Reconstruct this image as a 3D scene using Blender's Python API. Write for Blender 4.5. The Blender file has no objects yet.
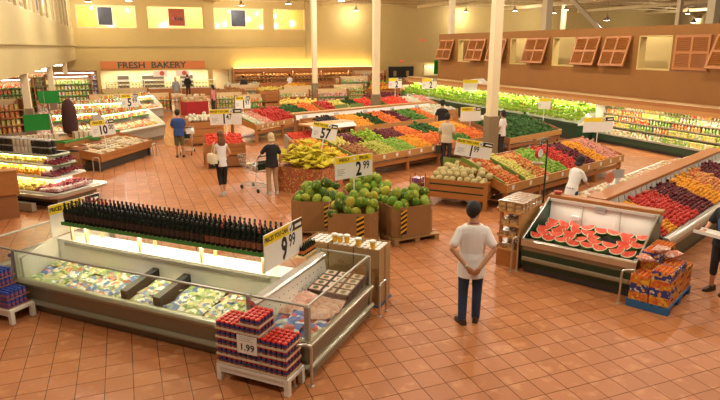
import bpy, bmesh, math, random
from mathutils import Vector, Matrix, Quaternion

random.seed(7)
SC = bpy.context.scene
COL = SC.collection
PI = math.pi
R = math.radians

# ------------------------------------------------------------------ camera, world, exposure
cam_data = bpy.data.cameras.new('camera')
cam_data.sensor_width = 36.0
cam_data.lens = 588.0 / 720.0 * 36.0
cam_data.clip_end = 300
cam = bpy.data.objects.new('camera', cam_data)
COL.objects.link(cam)
cam.location = (0, 0, 3.75)
cam.rotation_euler = (R(90 - 14.6), 0, R(-21.55))
SC.camera = cam

world = bpy.data.worlds.new('world')
SC.world = world
world.use_nodes = True
bgn = world.node_tree.nodes['Background']
bgn.inputs[0].default_value = (1.0, 0.88, 0.70, 1)
bgn.inputs[1].default_value = 0.12

SC.view_settings.view_transform = 'Standard'
SC.view_settings.look = 'None'
SC.view_settings.gamma = 1.0
SC.view_settings.use_curve_mapping = False
SC.view_settings.exposure = 0.10

LAMP_W = 530.0          # watts of one high-bay lamp
LAMP_COL = (1.0, 0.915, 0.785)

# ------------------------------------------------------------------ materials
MATS = {}
def nodes_of(m):
    m.use_nodes = True
    nt = m.node_tree
    return nt, nt.nodes, nt.links, nt.nodes['Principled BSDF']

def mat(name, col, rough=0.6, metal=0.0, var=0.0, scale=8.0, bump=0.0, bscale=40.0, spec=0.5, emit=0.0, ecol=None, stretch=None):
    """plain procedural material: colour with noise variation and fine relief"""
    if name in MATS: return MATS[name]
    m = bpy.data.materials.new(name); MATS[name] = m
    nt, N, L, b = nodes_of(m)
    c = (col[0], col[1], col[2], 1)
    b.inputs['Base Color'].default_value = c
    b.inputs['Roughness'].default_value = rough
    b.inputs['Metallic'].default_value = metal
    b.inputs['Specular IOR Level'].default_value = spec
    m.diffuse_color = c
    tc = None
    if var > 0 or bump > 0:
        tc = N.new('ShaderNodeTexCoord')
        mp = N.new('ShaderNodeMapping'); L.new(tc.outputs['Object'], mp.inputs[0])
        if stretch: mp.inputs['Scale'].default_value = stretch
    if var > 0:
        n = N.new('ShaderNodeTexNoise'); n.inputs['Scale'].default_value = scale; n.inputs['Detail'].default_value = 4
        L.new(mp.outputs[0], n.inputs['Vector'])
        mx = N.new('ShaderNodeMix'); mx.data_type = 'RGBA'
        mx.inputs[6].default_value = tuple(max(0, k * (1 - var)) for k in col) + (1,)
        mx.inputs[7].default_value = tuple(min(1, k * (1 + var)) for k in col) + (1,)
        L.new(n.outputs['Fac'], mx.inputs[0]); L.new(mx.outputs[2], b.inputs['Base Color'])
    if bump > 0:
        n2 = N.new('ShaderNodeTexNoise'); n2.inputs['Scale'].default_value = bscale
        L.new(mp.outputs[0], n2.inputs['Vector'])
        bp = N.new('ShaderNodeBump'); bp.inputs['Strength'].default_value = bump; bp.inputs['Distance'].default_value = 0.01
        L.new(n2.outputs['Fac'], bp.inputs['Height']); L.new(bp.outputs[0], b.inputs['Normal'])
    if emit > 0:
        b.inputs['Emission Color'].default_value = (ecol or col) + (1,) if len(ecol or col) == 3 else (ecol or col)
        b.inputs['Emission Strength'].default_value = emit
    return m

def rnd_value(N, L):
    """a random number for each object and each loose piece of it"""
    oi = N.new('ShaderNodeObjectInfo'); g = N.new('ShaderNodeNewGeometry')
    ad = N.new('ShaderNodeMath'); ad.operation = 'ADD'
    L.new(oi.outputs['Random'], ad.inputs[0]); L.new(g.outputs['Random Per Island'], ad.inputs[1])
    fr = N.new('ShaderNodeMath'); fr.operation = 'FRACT'; L.new(ad.outputs[0], fr.inputs[0])
    return fr.outputs[0]

def fruit_mat(name, cols, rough=0.4, blotch=None, bscale=14.0, bthr=0.55, bump=0.0):
    """skin colour picked per fruit from cols; blotch = second colour growing in patches"""
    if name in MATS: return MATS[name]
    m = bpy.data.materials.new(name); MATS[name] = m
    nt, N, L, b = nodes_of(m)
    cr = N.new('ShaderNodeValToRGB'); e = cr.color_ramp.elements
    n = len(cols)
    e[0].position = 0; e[0].color = cols[0] + (1,)
    e[1].position = 1; e[1].color = cols[-1] + (1,)
    for k in range(1, n - 1):
        x = e.new(k / (n - 1)); x.color = cols[k] + (1,)
    rv = rnd_value(N, L)
    L.new(rv, cr.inputs[0])
    out = cr.outputs[0]
    m.diffuse_color = cols[0] + (1,)
    if blotch:
        tc = N.new('ShaderNodeTexCoord'); mp = N.new('ShaderNodeMapping'); L.new(tc.outputs['Object'], mp.inputs[0])
        cx = N.new('ShaderNodeCombineXYZ'); mu = N.new('ShaderNodeMath'); mu.operation = 'MULTIPLY'; mu.inputs[1].default_value = 7.0
        L.new(rv, mu.inputs[0]); L.new(mu.outputs[0], cx.inputs[0]); L.new(mu.outputs[0], cx.inputs[2]); L.new(cx.outputs[0], mp.inputs['Location'])
        no = N.new('ShaderNodeTexNoise'); no.inputs['Scale'].default_value = bscale; L.new(mp.outputs[0], no.inputs['Vector'])
        r2 = N.new('ShaderNodeValToRGB'); r2.color_ramp.elements[0].position = bthr - .08; r2.color_ramp.elements[1].position = bthr + .08
        L.new(no.outputs['Fac'], r2.inputs[0])
        mx = N.new('ShaderNodeMix'); mx.data_type = 'RGBA'; mx.inputs[7].default_value = blotch + (1,)
        L.new(out, mx.inputs[6]); L.new(r2.outputs[0], mx.inputs[0]); out = mx.outputs[2]
    L.new(out, b.inputs['Base Color'])
    b.inputs['Roughness'].default_value = min(.75, rough + .15); b.inputs['Specular IOR Level'].default_value = .22
    if bump > 0:
        t2 = N.new('ShaderNodeTexCoord'); n2 = N.new('ShaderNodeTexNoise'); n2.inputs['Scale'].default_value = 60
        L.new(t2.outputs['Object'], n2.inputs['Vector'])
        bp = N.new('ShaderNodeBump'); bp.inputs['Strength'].default_value = bump; bp.inputs['Distance'].default_value = .004
        L.new(n2.outputs['Fac'], bp.inputs['Height']); L.new(bp.outputs[0], b.inputs['Normal'])
    return m

def print_mat(name, base, inks, scale=9.0, rough=0.35, seedmul=11.0, amount=0.5):
    """printed packaging: base colour with patches of ink, different on every pack"""
    if name in MATS: return MATS[name]
    m = bpy.data.materials.new(name); MATS[name] = m
    nt, N, L, b = nodes_of(m)
    tc = N.new('ShaderNodeTexCoord'); mp = N.new('ShaderNodeMapping'); L.new(tc.outputs['Object'], mp.inputs[0])
    rv = rnd_value(N, L)
    mu = N.new('ShaderNodeMath'); mu.operation = 'MULTIPLY'; mu.inputs[1].default_value = seedmul; L.new(rv, mu.inputs[0])
    cx = N.new('ShaderNodeCombineXYZ'); L.new(mu.outputs[0], cx.inputs[0]); L.new(mu.outputs[0], cx.inputs[1]); L.new(cx.outputs[0], mp.inputs['Location'])
    vo = N.new('ShaderNodeTexVoronoi'); vo.inputs['Scale'].default_value = scale; L.new(mp.outputs[0], vo.inputs['Vector'])
    sep = N.new('ShaderNodeSeparateColor'); L.new(vo.outputs['Color'], sep.inputs[0])
    cr = N.new('ShaderNodeValToRGB'); cr.color_ramp.interpolation = 'CONSTANT'; e = cr.color_ramp.elements
    e[0].position = 0; e[0].color = base + (1,)
    e[1].position = 1 - amount; e[1].color = inks[0] + (1,)
    for k in range(1, len(inks)):
        x = e.new(1 - amount + amount * k / len(inks)); x.color = inks[k] + (1,)
    L.new(sep.outputs[0], cr.inputs[0]); L.new(cr.outputs[0], b.inputs['Base Color'])
    b.inputs['Roughness'].default_value = rough
    m.diffuse_color = base + (1,)
    return m

def glass_mat(name, tint=(0.93, 0.97, 0.93), refl=0.09):
    if name in MATS: return MATS[name]
    m = bpy.data.materials.new(name); MATS[name] = m
    m.use_nodes = True; nt = m.node_tree; N = nt.nodes; L = nt.links
    N.remove(N['Principled BSDF']); o = N['Material Output']
    t = N.new('ShaderNodeBsdfTransparent'); t.inputs[0].default_value = tint + (1,)
    g = N.new('ShaderNodeBsdfGlossy'); g.inputs['Roughness'].default_value = 0.06
    lw = N.new('ShaderNodeLayerWeight'); lw.inputs[0].default_value = .25
    mu = N.new('ShaderNodeMath'); mu.operation = 'MULTIPLY_ADD'; mu.inputs[1].default_value = .35; mu.inputs[2].default_value = refl*.35
    L.new(lw.outputs['Facing'], mu.inputs[0])
    mx = N.new('ShaderNodeMixShader'); L.new(mu.outputs[0], mx.inputs[0]); L.new(t.outputs[0], mx.inputs[1]); L.new(g.outputs[0], mx.inputs[2])
    L.new(mx.outputs[0], o.inputs[0])
    return m

def emit_mat(name, col, s):
    if name in MATS: return MATS[name]
    m = bpy.data.materials.new(name); MATS[name] = m
    m.use_nodes = True; nt = m.node_tree; N = nt.nodes
    N.remove(N['Principled BSDF'])
    e = N.new('ShaderNodeEmission'); e.inputs[0].default_value = col + (1,); e.inputs[1].default_value = s
    nt.links.new(e.outputs[0], N['Material Output'].inputs[0])
    return m

# ------------------------------------------------------------------ mesh builder
class MB:
    def __init__(s): s.v = []; s.f = []
    def add(s, vs, fs):
        o = len(s.v); s.v += [tuple(v) for v in vs]; s.f += [tuple(i + o for i in f) for f in fs]; return s
    def box(s, x0, x1, y0, y1, z0, z1, M=None):
        vs = [(x0,y0,z0),(x1,y0,z0),(x1,y1,z0),(x0,y1,z0),(x0,y0,z1),(x1,y0,z1),(x1,y1,z1),(x0,y1,z1)]
        if M is not None: vs = [M @ Vector(v) for v in vs]
        return s.add(vs, [(3,2,1,0),(4,5,6,7),(0,1,5,4),(1,2,6,5),(2,3,7,6),(3,0,4,7)])
    def bbox(s, x0, x1, y0, y1, z0, z1, b=0.01, M=None):
        """box with chamfered vertical and top edges"""
        lo = [(x0+b,y0),(x1-b,y0),(x1,y0+b),(x1,y1-b),(x1-b,y1),(x0+b,y1),(x0,y1-b),(x0,y0+b)]
        hi = [(x0+2*b,y0+b),(x1-2*b,y0+b),(x1-b,y0+2*b),(x1-b,y1-2*b),(x1-2*b,y1-b),(x0+2*b,y1-b),(x0+b,y1-2*b),(x0+b,y0+2*b)]
        vs = [(x,y,z0) for x,y in lo] + [(x,y,z1-b) for x,y in lo] + [(x,y,z1) for x,y in hi]
        if M is not None: vs = [M @ Vector(v) for v in vs]
        fs = [tuple(range(7,-1,-1)), tuple(range(16,24))]
        for r in (0, 8):
            for i in range(8): j = (i+1) % 8; fs.append((r+i, r+j, r+8+j, r+8+i))
        return s.add(vs, fs)
    def prism(s, poly, a0, a1, axis='x', M=None):
        """closed outline extruded: axis x -> poly in (y,z); y -> (x,z); z -> (x,y)"""
        n = len(poly)
        f = {'x': lambda p, a: (a, p[0], p[1]), 'y': lambda p, a: (p[0], a, p[1]), 'z': lambda p, a: (p[0], p[1], a)}[axis]
        vs = [f(p, a0) for p in poly] + [f(p, a1) for p in poly]
        if M is not None: vs = [M @ Vector(v) for v in vs]
        fs = [tuple(range(n-1,-1,-1)), tuple(range(n, 2*n))]
        for i in range(n): j = (i+1) % n; fs.append((i, j, n+j, n+i))
        return s.add(vs, fs)
    def lathe(s, prof, n=12, c=(0,0,0), M=None):
        """profile of (radius, z), bottom to top"""
        vs = []; fs = []
        for r, z in prof:
            for k in range(n): a = 2*PI*k/n; vs.append((c[0]+r*math.cos(a), c[1]+r*math.sin(a), c[2]+z))
        m = len(prof)
        for i in range(m-1):
            for k in range(n): j = (k+1) % n; fs.append((i*n+k, i*n+j, (i+1)*n+j, (i+1)*n+k))
        fs.append(tuple(range(n-1,-1,-1))); fs.append(tuple((m-1)*n+k for k in range(n)))
        if M is not None: vs = [M @ Vector(v) for v in vs]
        return s.add(vs, fs)
    def tube(s, pts, r, n=6, closed=False):
        """round bar through points; r number or list"""
        pts = [Vector(p) for p in pts]; m = len(pts)
        rs = r if isinstance(r, (list, tuple)) else [r]*m
        vs = []; fs = []; up = None
        for i, p in enumerate(pts):
            a = pts[(i-1) % m] if (i > 0 or closed) else p; b = pts[(i+1) % m] if (i < m-1 or closed) else p
            t = (b - a).normalized()
            if up is None:
                up = Vector((0,0,1)) if abs(t.z) < .9 else Vector((1,0,0))
            x = up.cross(t); x = x.normalized() if x.length > 1e-6 else t.orthogonal().normalized()
            y = t.cross(x).normalized(); up = y
            for k in range(n):
                q = 2*PI*k/n; vs.append(p + (x*math.cos(q) + y*math.sin(q))*rs[i])
        for i in range(m if closed else m-1):
            i2 = (i+1) % m
            for k in range(n): j = (k+1) % n; fs.append((i*n+k, i*n+j, i2*n+j, i2*n+k))
        if not closed:
            fs.append(tuple(range(n-1,-1,-1))); fs.append(tuple((m-1)*n+k for k in range(n)))
        return s.add(vs, fs)
    def quad(s, a, b, c, d, t=0.004):
        """thin plate with four corners and thickness t along its normal"""
        a, b, c, d = map(Vector, (a, b, c, d)); n = (b-a).cross(d-a).normalized()*t
        return s.add([a-n,b-n,c-n,d-n,a,b,c,d], [(3,2,1,0),(4,5,6,7),(0,1,5,4),(1,2,6,5),(2,3,7,6),(3,0,4,7)])
    def ring(s, path, ell, n=12, caps=True):
        """loft of ellipses: path points, ell list of (rx, ry) in world XY-like frame across the path"""
        pts = [Vector(p) for p in path]; m = len(pts); vs = []; fs = []
        for i, p in enumerate(pts):
            t = (pts[min(i+1, m-1)] - pts[max(i-1, 0)]).normalized()
            x = Vector((1,0,0)); x = (x - t*x.dot(t))
            x = x.normalized() if x.length > .2 else Vector((0,1,0)).cross(t).normalized()
            y = t.cross(x).normalized()
            e = ell[i]; rx, ry = e if isinstance(e, tuple) else (e, e)
            for k in range(n):
                q = 2*PI*k/n; vs.append(p + x*math.cos(q)*rx + y*math.sin(q)*ry)
        for i in range(m-1):
            for k in range(n): j = (k+1) % n; fs.append((i*n+k, i*n+j, (i+1)*n+j, (i+1)*n+k))
        if caps: fs.append(tuple(range(n-1,-1,-1))); fs.append(tuple((m-1)*n+k for k in range(n)))
        return s.add(vs, fs)
    def mesh(s, name, m, smooth=False):
        me = bpy.data.meshes.new(name); me.from_pydata(s.v, [], s.f); me.validate()
        bm = bmesh.new(); bm.from_mesh(me); bmesh.ops.recalc_face_normals(bm, faces=bm.faces); bm.to_mesh(me); bm.free()
        if m is not None: me.materials.append(MATS[m] if isinstance(m, str) else m)
        if smooth:
            me.polygons.foreach_set('use_smooth', [True]*len(me.polygons))
            if smooth != 'all':
                try: me.set_sharp_from_angle(angle=R(50))
                except Exception: pass
        return me
    def build(s, name, m, parent=None, smooth=False, loc=None, rz=0):
        return obj(name, s.mesh(name, m, smooth), parent, loc, rz)

def obj(name, me, parent=None, loc=None, rz=0):
    o = bpy.data.objects.new(name, me); COL.objects.link(o)
    if parent is not None: o.parent = parent
    if loc is not None: o.location = loc
    if rz: o.rotation_euler = (0, 0, rz)
    return o

def tag(o, label, cat, group=None):
    o['label'] = label; o['category'] = cat
    if group: o['group'] = group
    return o
def thing(name, label, cat, loc=(0,0,0), deg=0, group=None):
    o = bpy.data.objects.new(name, None); COL.objects.link(o)
    o.empty_display_size = .1; o.location = loc; o.rotation_euler = (0, 0, R(deg))
    return tag(o, label, cat, group)
def struct(o, label=None, cat=None):
    o['kind'] = 'structure'
    if label: o['label'] = label
    if cat: o['category'] = cat
    return o
def stuff(o):
    o['kind'] = 'stuff'; return o
def put(me, name, label, cat, group, M):
    """one more individual that shares its mesh"""
    o = bpy.data.objects.new(name, me); COL.objects.link(o); o.matrix_world = M
    return tag(o, label, cat, group)
def sub(me, name, parent, M=None):
    o = bpy.data.objects.new(name, me); COL.objects.link(o); o.parent = parent
    if M is not None: o.matrix_local = M
    return o
def fr(x, y, deg, z=0):
    return Matrix.Translation((x, y, z)) @ Matrix.Rotation(R(deg), 4, 'Z')
def T(x, y, z): return Matrix.Translation((x, y, z))
def rotm(rx, ry, rz):
    return Matrix.Rotation(rz, 4, 'Z') @ Matrix.Rotation(ry, 4, 'Y') @ Matrix.Rotation(rx, 4, 'X')
def scl(a, b=None, c=None):
    b = a if b is None else b; c = a if c is None else c
    return Matrix.Diagonal((a, b, c, 1))

WORK = bpy.data.scenes.new('workbench')
def evaluated_mesh(o):
    """mesh of an object after its modifiers, worked out in a scene of its own"""
    WORK.collection.objects.link(o)
    vl = WORK.view_layers[0]; vl.update(); dg = vl.depsgraph
    me = bpy.data.meshes.new_from_object(o.evaluated_get(dg))
    return me
def text_mesh(body, size, m, depth=0.003, align='CENTER', bold=0.0):
    cu = bpy.data.curves.new('lettering', 'FONT'); cu.body = body; cu.size = size; cu.extrude = depth
    cu.align_x = align; cu.align_y = 'CENTER'; cu.offset = bold; cu.resolution_u = 2
    o = bpy.data.objects.new('lettering', cu)
    me = evaluated_mesh(o); me.name = 'lettering'
    bpy.data.objects.remove(o); bpy.data.curves.remove(cu)
    me.materials.clear(); me.materials.append(MATS[m])
    return me
def light(name, kind, loc, power, col, parent=None, size=.3, rot=None, size_y=None, spread=None):
    ld = bpy.data.lights.new(name, kind); ld.energy = power; ld.color = col
    if kind == 'AREA':
        ld.size = size
        if size_y: ld.shape = 'RECTANGLE'; ld.size_y = size_y
    else: ld.shadow_soft_size = size
    if kind == 'SPOT': ld.spot_size = R(170); ld.spot_blend = .5
    o = bpy.data.objects.new(name, ld); COL.objects.link(o); o.location = loc
    if rot: o.rotation_euler = rot
    if parent is not None: o.parent = parent
    return o

# ------------------------------------------------------------------ palette
mat('wall_cream', (0.54, 0.40, 0.145), .8, var=.05, scale=1.2)
mat('wall_tan', (0.44, 0.35, 0.15), .8, var=.05, scale=1.0)
mat('wall_brown', (0.27, 0.115, 0.024), .85, var=.10, scale=1.5, bump=.15)
mat('ceiling_deck', (0.62, 0.48, 0.22), .8, var=.08)
mat('truss_paint', (0.66, 0.53, 0.28), .7)
mat('col_paint', (0.80, 0.67, 0.42), .6, var=.04)
mat('col_base', (0.24, 0.17, 0.09), .6, var=.12)
mat('white_paint', (0.80, 0.76, 0.66), .5, var=.04)
mat('white_plastic', (0.84, 0.82, 0.76), .35)
mat('white_enamel', (0.80, 0.78, 0.68), .3, var=.03)
mat('steel', (0.62, 0.61, 0.56), .28, metal=.9, var=.05, scale=20)
mat('steel_soft', (0.46, 0.45, 0.38), .45, metal=.55, var=.08, scale=6)
mat('chrome', (0.75, 0.74, 0.70), .15, metal=1.0)
mat('dark_metal', (0.06, 0.06, 0.055), .45, metal=.4)
mat('black_plastic', (0.015, 0.015, 0.015), .4)
mat('black_paint', (0.01, 0.01, 0.01), .55)
mat('case_green', (0.018, 0.055, 0.028), .35, var=.1)
mat('shelf_green', (0.06, 0.24, 0.045), .45)
mat('fascia_green', (0.16, 0.22, 0.03), .5)
mat('sign_green', (0.0, 0.22, 0.015), .5)
mat('kick_tan', (0.26, 0.20, 0.12), .5, var=.08)
mat('panel_olive', (0.23, 0.185, 0.115), .4, metal=.3, var=.06)
mat('rail_pale', (0.36, 0.34, 0.25), .3, metal=.5, var=.05)
def wood(name, col, s=3.0):
    return mat(name, col, .5, var=.22, scale=s, bump=.08, stretch=(1, 9, 9))
wood('wood_orange', (0.40, 0.155, 0.036))
wood('wood_light', (0.50, 0.25, 0.075))
wood('wood_pale', (0.66, 0.47, 0.24))
wood('wood_brown', (0.30, 0.12, 0.04))
wood('wood_pallet', (0.36, 0.21, 0.08))
mat('pallet_blue', (0.02, 0.12, 0.30), .6, var=.15)
mat('cardboard', (0.30, 0.15, 0.05), .8, var=.08, scale=5)
mat('cardboard_pale', (0.40, 0.24, 0.10), .8, var=.08, scale=5)
mat('tray_card', (0.70, 0.57, 0.40), .8)
mat('sign_white', (0.82, 0.80, 0.74), .4)
mat('sign_yellow', (0.86, 0.66, 0.02), .4)
mat('sign_black', (0.012, 0.012, 0.012), .4)
mat('sign_grey', (0.45, 0.44, 0.42), .5)
mat('hazard_yellow', (0.75, 0.40, 0.02), .6)
mat('bottle_glass', (0.010, 0.014, 0.008), .12)
mat('bottle_label', (0.05, 0.02, 0.012), .5)
mat('cap_black', (0.012, 0.010, 0.012), .35)
mat('cap_red', (0.25, 0.01, 0.01), .35)
mat('lid_red', (0.55, 0.02, 0.012), .3)
mat('jar_blue', (0.02, 0.05, 0.20), .3)
mat('jar_orange', (0.40, 0.12, 0.03), .4)
mat('jar_yellow', (0.80, 0.48, 0.03), .4)
mat('bakery_orange', (0.60, 0.19, 0.05), .6)
mat('letter_green', (0.02, 0.06, 0.03), .5)
mat('rubber', (0.02, 0.02, 0.02), .7)
glass_mat('glass')
glass_mat('glass_pane', (0.97, 0.95, 0.88), .06)
# ------------------------------------------------------------------ floor: slab, tiles
def floor_slab_material():
    m = bpy.data.materials.new('floor_slab'); MATS['floor_slab'] = m
    nt, N, L, b = nodes_of(m)
    tc = N.new('ShaderNodeTexCoord'); mp = N.new('ShaderNodeMapping')
    mp.inputs['Location'].default_value = (-3.75 % .305, -4.94 % .305, 0)
    L.new(tc.outputs['Object'], mp.inputs[0])
    br = N.new('ShaderNodeTexBrick'); br.offset = 0; br.squash = 1
    br.inputs['Scale'].default_value = 1 / .305; br.inputs['Brick Width'].default_value = 1; br.inputs['Row Height'].default_value = 1
    br.inputs['Mortar Size'].default_value = .014; br.inputs['Mortar Smooth'].default_value = .1
    br.inputs['Color1'].default_value = (.45, .176, .066, 1); br.inputs['Color2'].default_value = (.39, .147, .053, 1)
    br.inputs['Mortar'].default_value = (.07, .035, .022, 1)
    L.new(mp.outputs[0], br.inputs['Vector']); L.new(br.outputs[0], b.inputs['Base Color'])
    b.inputs['Roughness'].default_value = .27
floor_slab_material()
fruit_mat('floor_tile', [(.38,.142,.052), (.42,.162,.060), (.45,.176,.066), (.40,.150,.055), (.47,.19,.074)], rough=.28, blotch=(.52,.235,.10), bscale=5.0, bthr=.62)
mat('grout', (.10, .05, .028), .8)

floor = struct(MB().box(-30, 85, -8, 75, -.2, -.004).build('floor', 'floor_slab'))
P = .305; g = .0042
def tile_mb(mb, x, y, h=.004):
    a, b = P - 2*g, .0015
    x += g; y += g
    vs = [(x,y,-h),(x+a,y,-h),(x+a,y+a,-h),(x,y+a,-h),(x,y,-b),(x+a,y,-b),(x+a,y+a,-b),(x,y+a,-b),
          (x+b,y+b,0),(x+a-b,y+b,0),(x+a-b,y+a-b,0),(x+b,y+a-b,0)]
    fs = [(8,9,10,11)]
    for r in (0, 4):
        for i in range(4): j = (i+1) % 4; fs.append((r+i, r+j, r+4+j, r+4+i))
    mb.add(vs, fs)
spots = []
fwd = Vector((math.sin(R(21.55)), math.cos(R(21.55)), 0)); rgt = Vector((fwd.y, -fwd.x, 0))
cp, sp_ = math.cos(R(14.6)), math.sin(R(14.6))
for i in range(-33, 54):
    for j in range(-6, 64):
        x, y = 3.75 + i*P, 4.94 + j*P
        c = Vector((x + P/2, y + P/2, 0)); a, d = c.dot(rgt), c.dot(fwd)
        k = d*cp + 3.75*sp_                              # depth along the view
        px, py = 360 + 588*a/k, 200 - 588*(d*sp_ - 3.75*cp)/k
        if -40 < px < 760 and py < 430 and k < 23: spots.append((k, x, y, -15 < px < 735 and py < 405))
spots.sort()
def blocked(x, y):                                       # under the freezer island or a case: not seen
    c = Vector((x + P/2 - 1.70, y + P/2 - 5.87)); u, v = (c.x - c.y)*.7071, (c.x + c.y)*.7071
    if -6 < u < -.15 and .15 < v < 1.75: return True
    c = Vector((x + P/2 - 6.03, y + P/2 - 7.8)); u, v = c.x*.49 - c.y*.87, c.x*.87 + c.y*.49
    if .1 < u < 1.8 and .1 < v < 1.2: return True
    return False
near = [s for s in spots if s[3] and not blocked(s[1], s[2])][:300]
nset = set((s[1], s[2]) for s in near)
tb = MB(); tile_mb(tb, 0, 0); tile_me = tb.mesh('tile', 'floor_tile')
for s in near:
    o = sub(tile_me, 'tile', floor); o.location = (s[1], s[2], 0)
mb = MB()
for s in spots:
    if (s[1], s[2]) not in nset: tile_mb(mb, s[1], s[2])
stuff(mb.build('tile_field', 'floor_tile', floor))

# ------------------------------------------------------------------ walls
def wall_x(name, x0, x1, y0, y1, z0, z1, holes, m, axis='y'):
    """wall along y (axis y, thickness x0..x1) or along x (axis x, thickness y0..y1) with rectangular holes (a0,a1,z0,z1)"""
    mb = MB()
    A0, A1 = (y0, y1) if axis == 'y' else (x0, x1)
    cuts = sorted(set([A0, A1] + [h[0] for h in holes] + [h[1] for h in holes]))
    for a, b in zip(cuts[:-1], cuts[1:]):
        hs = sorted([h for h in holes if h[0] <= a + 1e-6 and h[1] >= b - 1e-6], key=lambda h: h[2])
        z = z0
        for h in hs + [(0, 0, z1, z1)]:
            if h[2] > z + 1e-6:
                if axis == 'y': mb.box(x0, x1, a, b, z, h[2])
                else: mb.box(a, b, y0, y1, z, h[2])
            z = h[3]
    return struct(mb.build(name, m))

WZ = 8.3
win_back = [(-3.0, 1.45), (2.27, 6.75), (7.6, 11.9), (12.75, 15.6)]
holes = [(a, b, 5.2, 6.98) for a, b in win_back] + [(-1.69, 6.85, 0, 1.86), (7.25, 8.7, 0, 1.86)]
wall_x('wall_back', -24, 82, 53.0, 53.3, 0, WZ, holes, 'wall_cream', 'x')
win_left = []
y = 20.4
while y < 52: win_left.append((y, y + 2.0)); y += 2.62
wall_x('wall_left', -3.6, -3.3, 14, 53.0, 2.8, WZ, [(a, b, 5.17, 7.9) for a, b in win_left], 'wall_tan', 'y')
struct(MB().box(-24, -3.6, 14, 53, 2.8, 2.95).build('ceiling_mezzanine', 'wall_cream'))
struct(MB().box(-9.2, -9.0, 14, 56, 2.95, WZ).build('wall_office_left', 'wall_cream'))
struct(MB().box(-9.0, 17, 56.0, 56.2, 2.0, WZ).build('wall_office_back', 'wall_cream'))
struct(MB().box(-3.3, 17, 53.3, 56.0, 4.1, 4.2).build('floor_office', 'wall_tan'))
struct(MB().box(16.8, 17, 53.3, 56.0, 2.0, WZ).build('wall_office_end', 'wall_cream'))
# projecting ledges of the mezzanine front
t = MB().box(-3.3, 15.6, 52.90, 53.0, 3.74, 3.84).build('trim_1', 'wall_tan'); struct(t)
t = MB().box(-3.3, -3.2, 14, 52.9, 3.82, 3.92).build('trim_2', 'wall_tan'); struct(t)
t = MB().box(15.6, 15.72, 52.88, 53.0, 2.7, WZ).build('trim_3', 'wall_tan'); struct(t)

mat('window_frame', (.62, .52, .36), .5)
mat('frost', (.52, .56, .50), .5)
wn = 0
def window_y(y0, y1, z0, z1, x, n):
    global wn; wn += 1
    mb = MB()
    for a, b in ((y0, y0+.07), (y1-.07, y1)): mb.box(x-.1, x+.02, a, b, z0, z1)
    mb.box(x-.1, x+.02, y0+.07, y1-.07, z0, z0+.07); mb.box(x-.1, x+.02, y0+.07, y1-.07, z1-.07, z1)
    w = struct(mb.build('window_%d' % wn, 'window_frame'))
    for k in range(1, n): yy = y0 + (y1-y0)*k/n; MB().box(x-.08, x, yy-.03, yy+.03, z0+.07, z1-.07).build('mullion', 'window_frame', w)
    for k in range(n):
        a, b = y0 + (y1-y0)*k/n, y0 + (y1-y0)*(k+1)/n
        MB().box(x-.05, x-.04, a+.04, b-.04, z0+.07, z1-.07).build('pane', 'glass_pane', w)
    return w
def window_x(x0, x1, z0, z1, y, n, name=None):
    global wn; wn += 1
    mb = MB()
    for a, b in ((x0, x0+.07), (x1-.07, x1)): mb.box(a, b, y-.02, y+.1, z0, z1)
    mb.box(x0+.07, x1-.07, y-.02, y+.1, z0, z0+.07); mb.box(x0+.07, x1-.07, y-.02, y+.1, z1-.07, z1)
    w = struct(mb.build('window_%d' % wn, 'window_frame'))
    for k in range(1, n): xx = x0 + (x1-x0)*k/n; MB().box(xx-.03, xx+.03, y, y+.08, z0+.07, z1-.07).build('mullion', 'window_frame', w)
    for k in range(n):
        a, b = x0 + (x1-x0)*k/n, x0 + (x1-x0)*(k+1)/n
        MB().box(a+.04, b-.04, y+.04, y+.05, z0+.07, z1-.07).build('pane', 'glass_pane', w)
    return w
for a, b in win_left: window_y(a, b, 5.17, 7.9, -3.42, 2)
for (a, b), n in zip(win_back, (3, 3, 3, 2)): window_x(a, b, 5.2, 6.98, 53.1, n)
# pictures hanging in the office windows
mat('poster_dark', (.035, .035, .05), .4, var=.9, scale=2.2)
mat('poster_red', (.42, .075, .015), .5)
for k, (a, b, m, l) in enumerate([(-1.41, -.36, 'poster_dark', 'dark grey photo poster in the upstairs window near the left corner'),
                               (9.1, 10.3, 'poster_dark', 'dark bluish photo poster in the third upstairs window'),
                               (3.96, 5.22, 'poster_red', 'orange red poster in the second upstairs window')]):
    p = thing('window_poster', l, 'poster', ((a+b)/2, 53.09, 5.5))
    MB().box(-(b-a)/2, (b-a)/2, -.01, 0, -.05, 1.3).build('picture', m, p)
    f = MB(); w = (b-a)/2
    f.box(-w-.04, -w, -.02, .01, -.09, 1.34); f.box(w, w+.04, -.02, .01, -.09, 1.34); f.box(-w, w, -.02, .01, -.09, -.05); f.box(-w, w, -.02, .01, 1.3, 1.34)
    f.build('picture_frame', 'white_paint', p)
    if m == 'poster_red':
        MB().box(-.42, -.2, -.016, -.01, .38, .62).build('red_mark', 'lid_red', p)
        o = sub(text_mesh('Kids', .40, 'sign_black', bold=.01), 'lettering', p, T(.16, -.016, .50) @ Matrix.Rotation(R(90), 4, 'X'))
# blurred notices and coats seen on the left gallery panes
for k, (yy, c, l) in enumerate([(26.4, (.55,.25,.12), 'orange paper notice on the upper left gallery window'), (31.2, (.10,.08,.07), 'dark paper notice on the upper left gallery window'),
                                (33.6, (.75,.75,.72), 'white paper notice on the upper left gallery window'), (41.5, (.5,.2,.1), 'rust paper notice on the upper left gallery window')]):
    m = mat('notice_%d' % k, c, .7, var=.3, scale=5)
    tag(MB().box(-3.40, -3.385, yy, yy+1.1, 5.4, 6.7).build('window_notice', m), l, 'notice')

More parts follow.
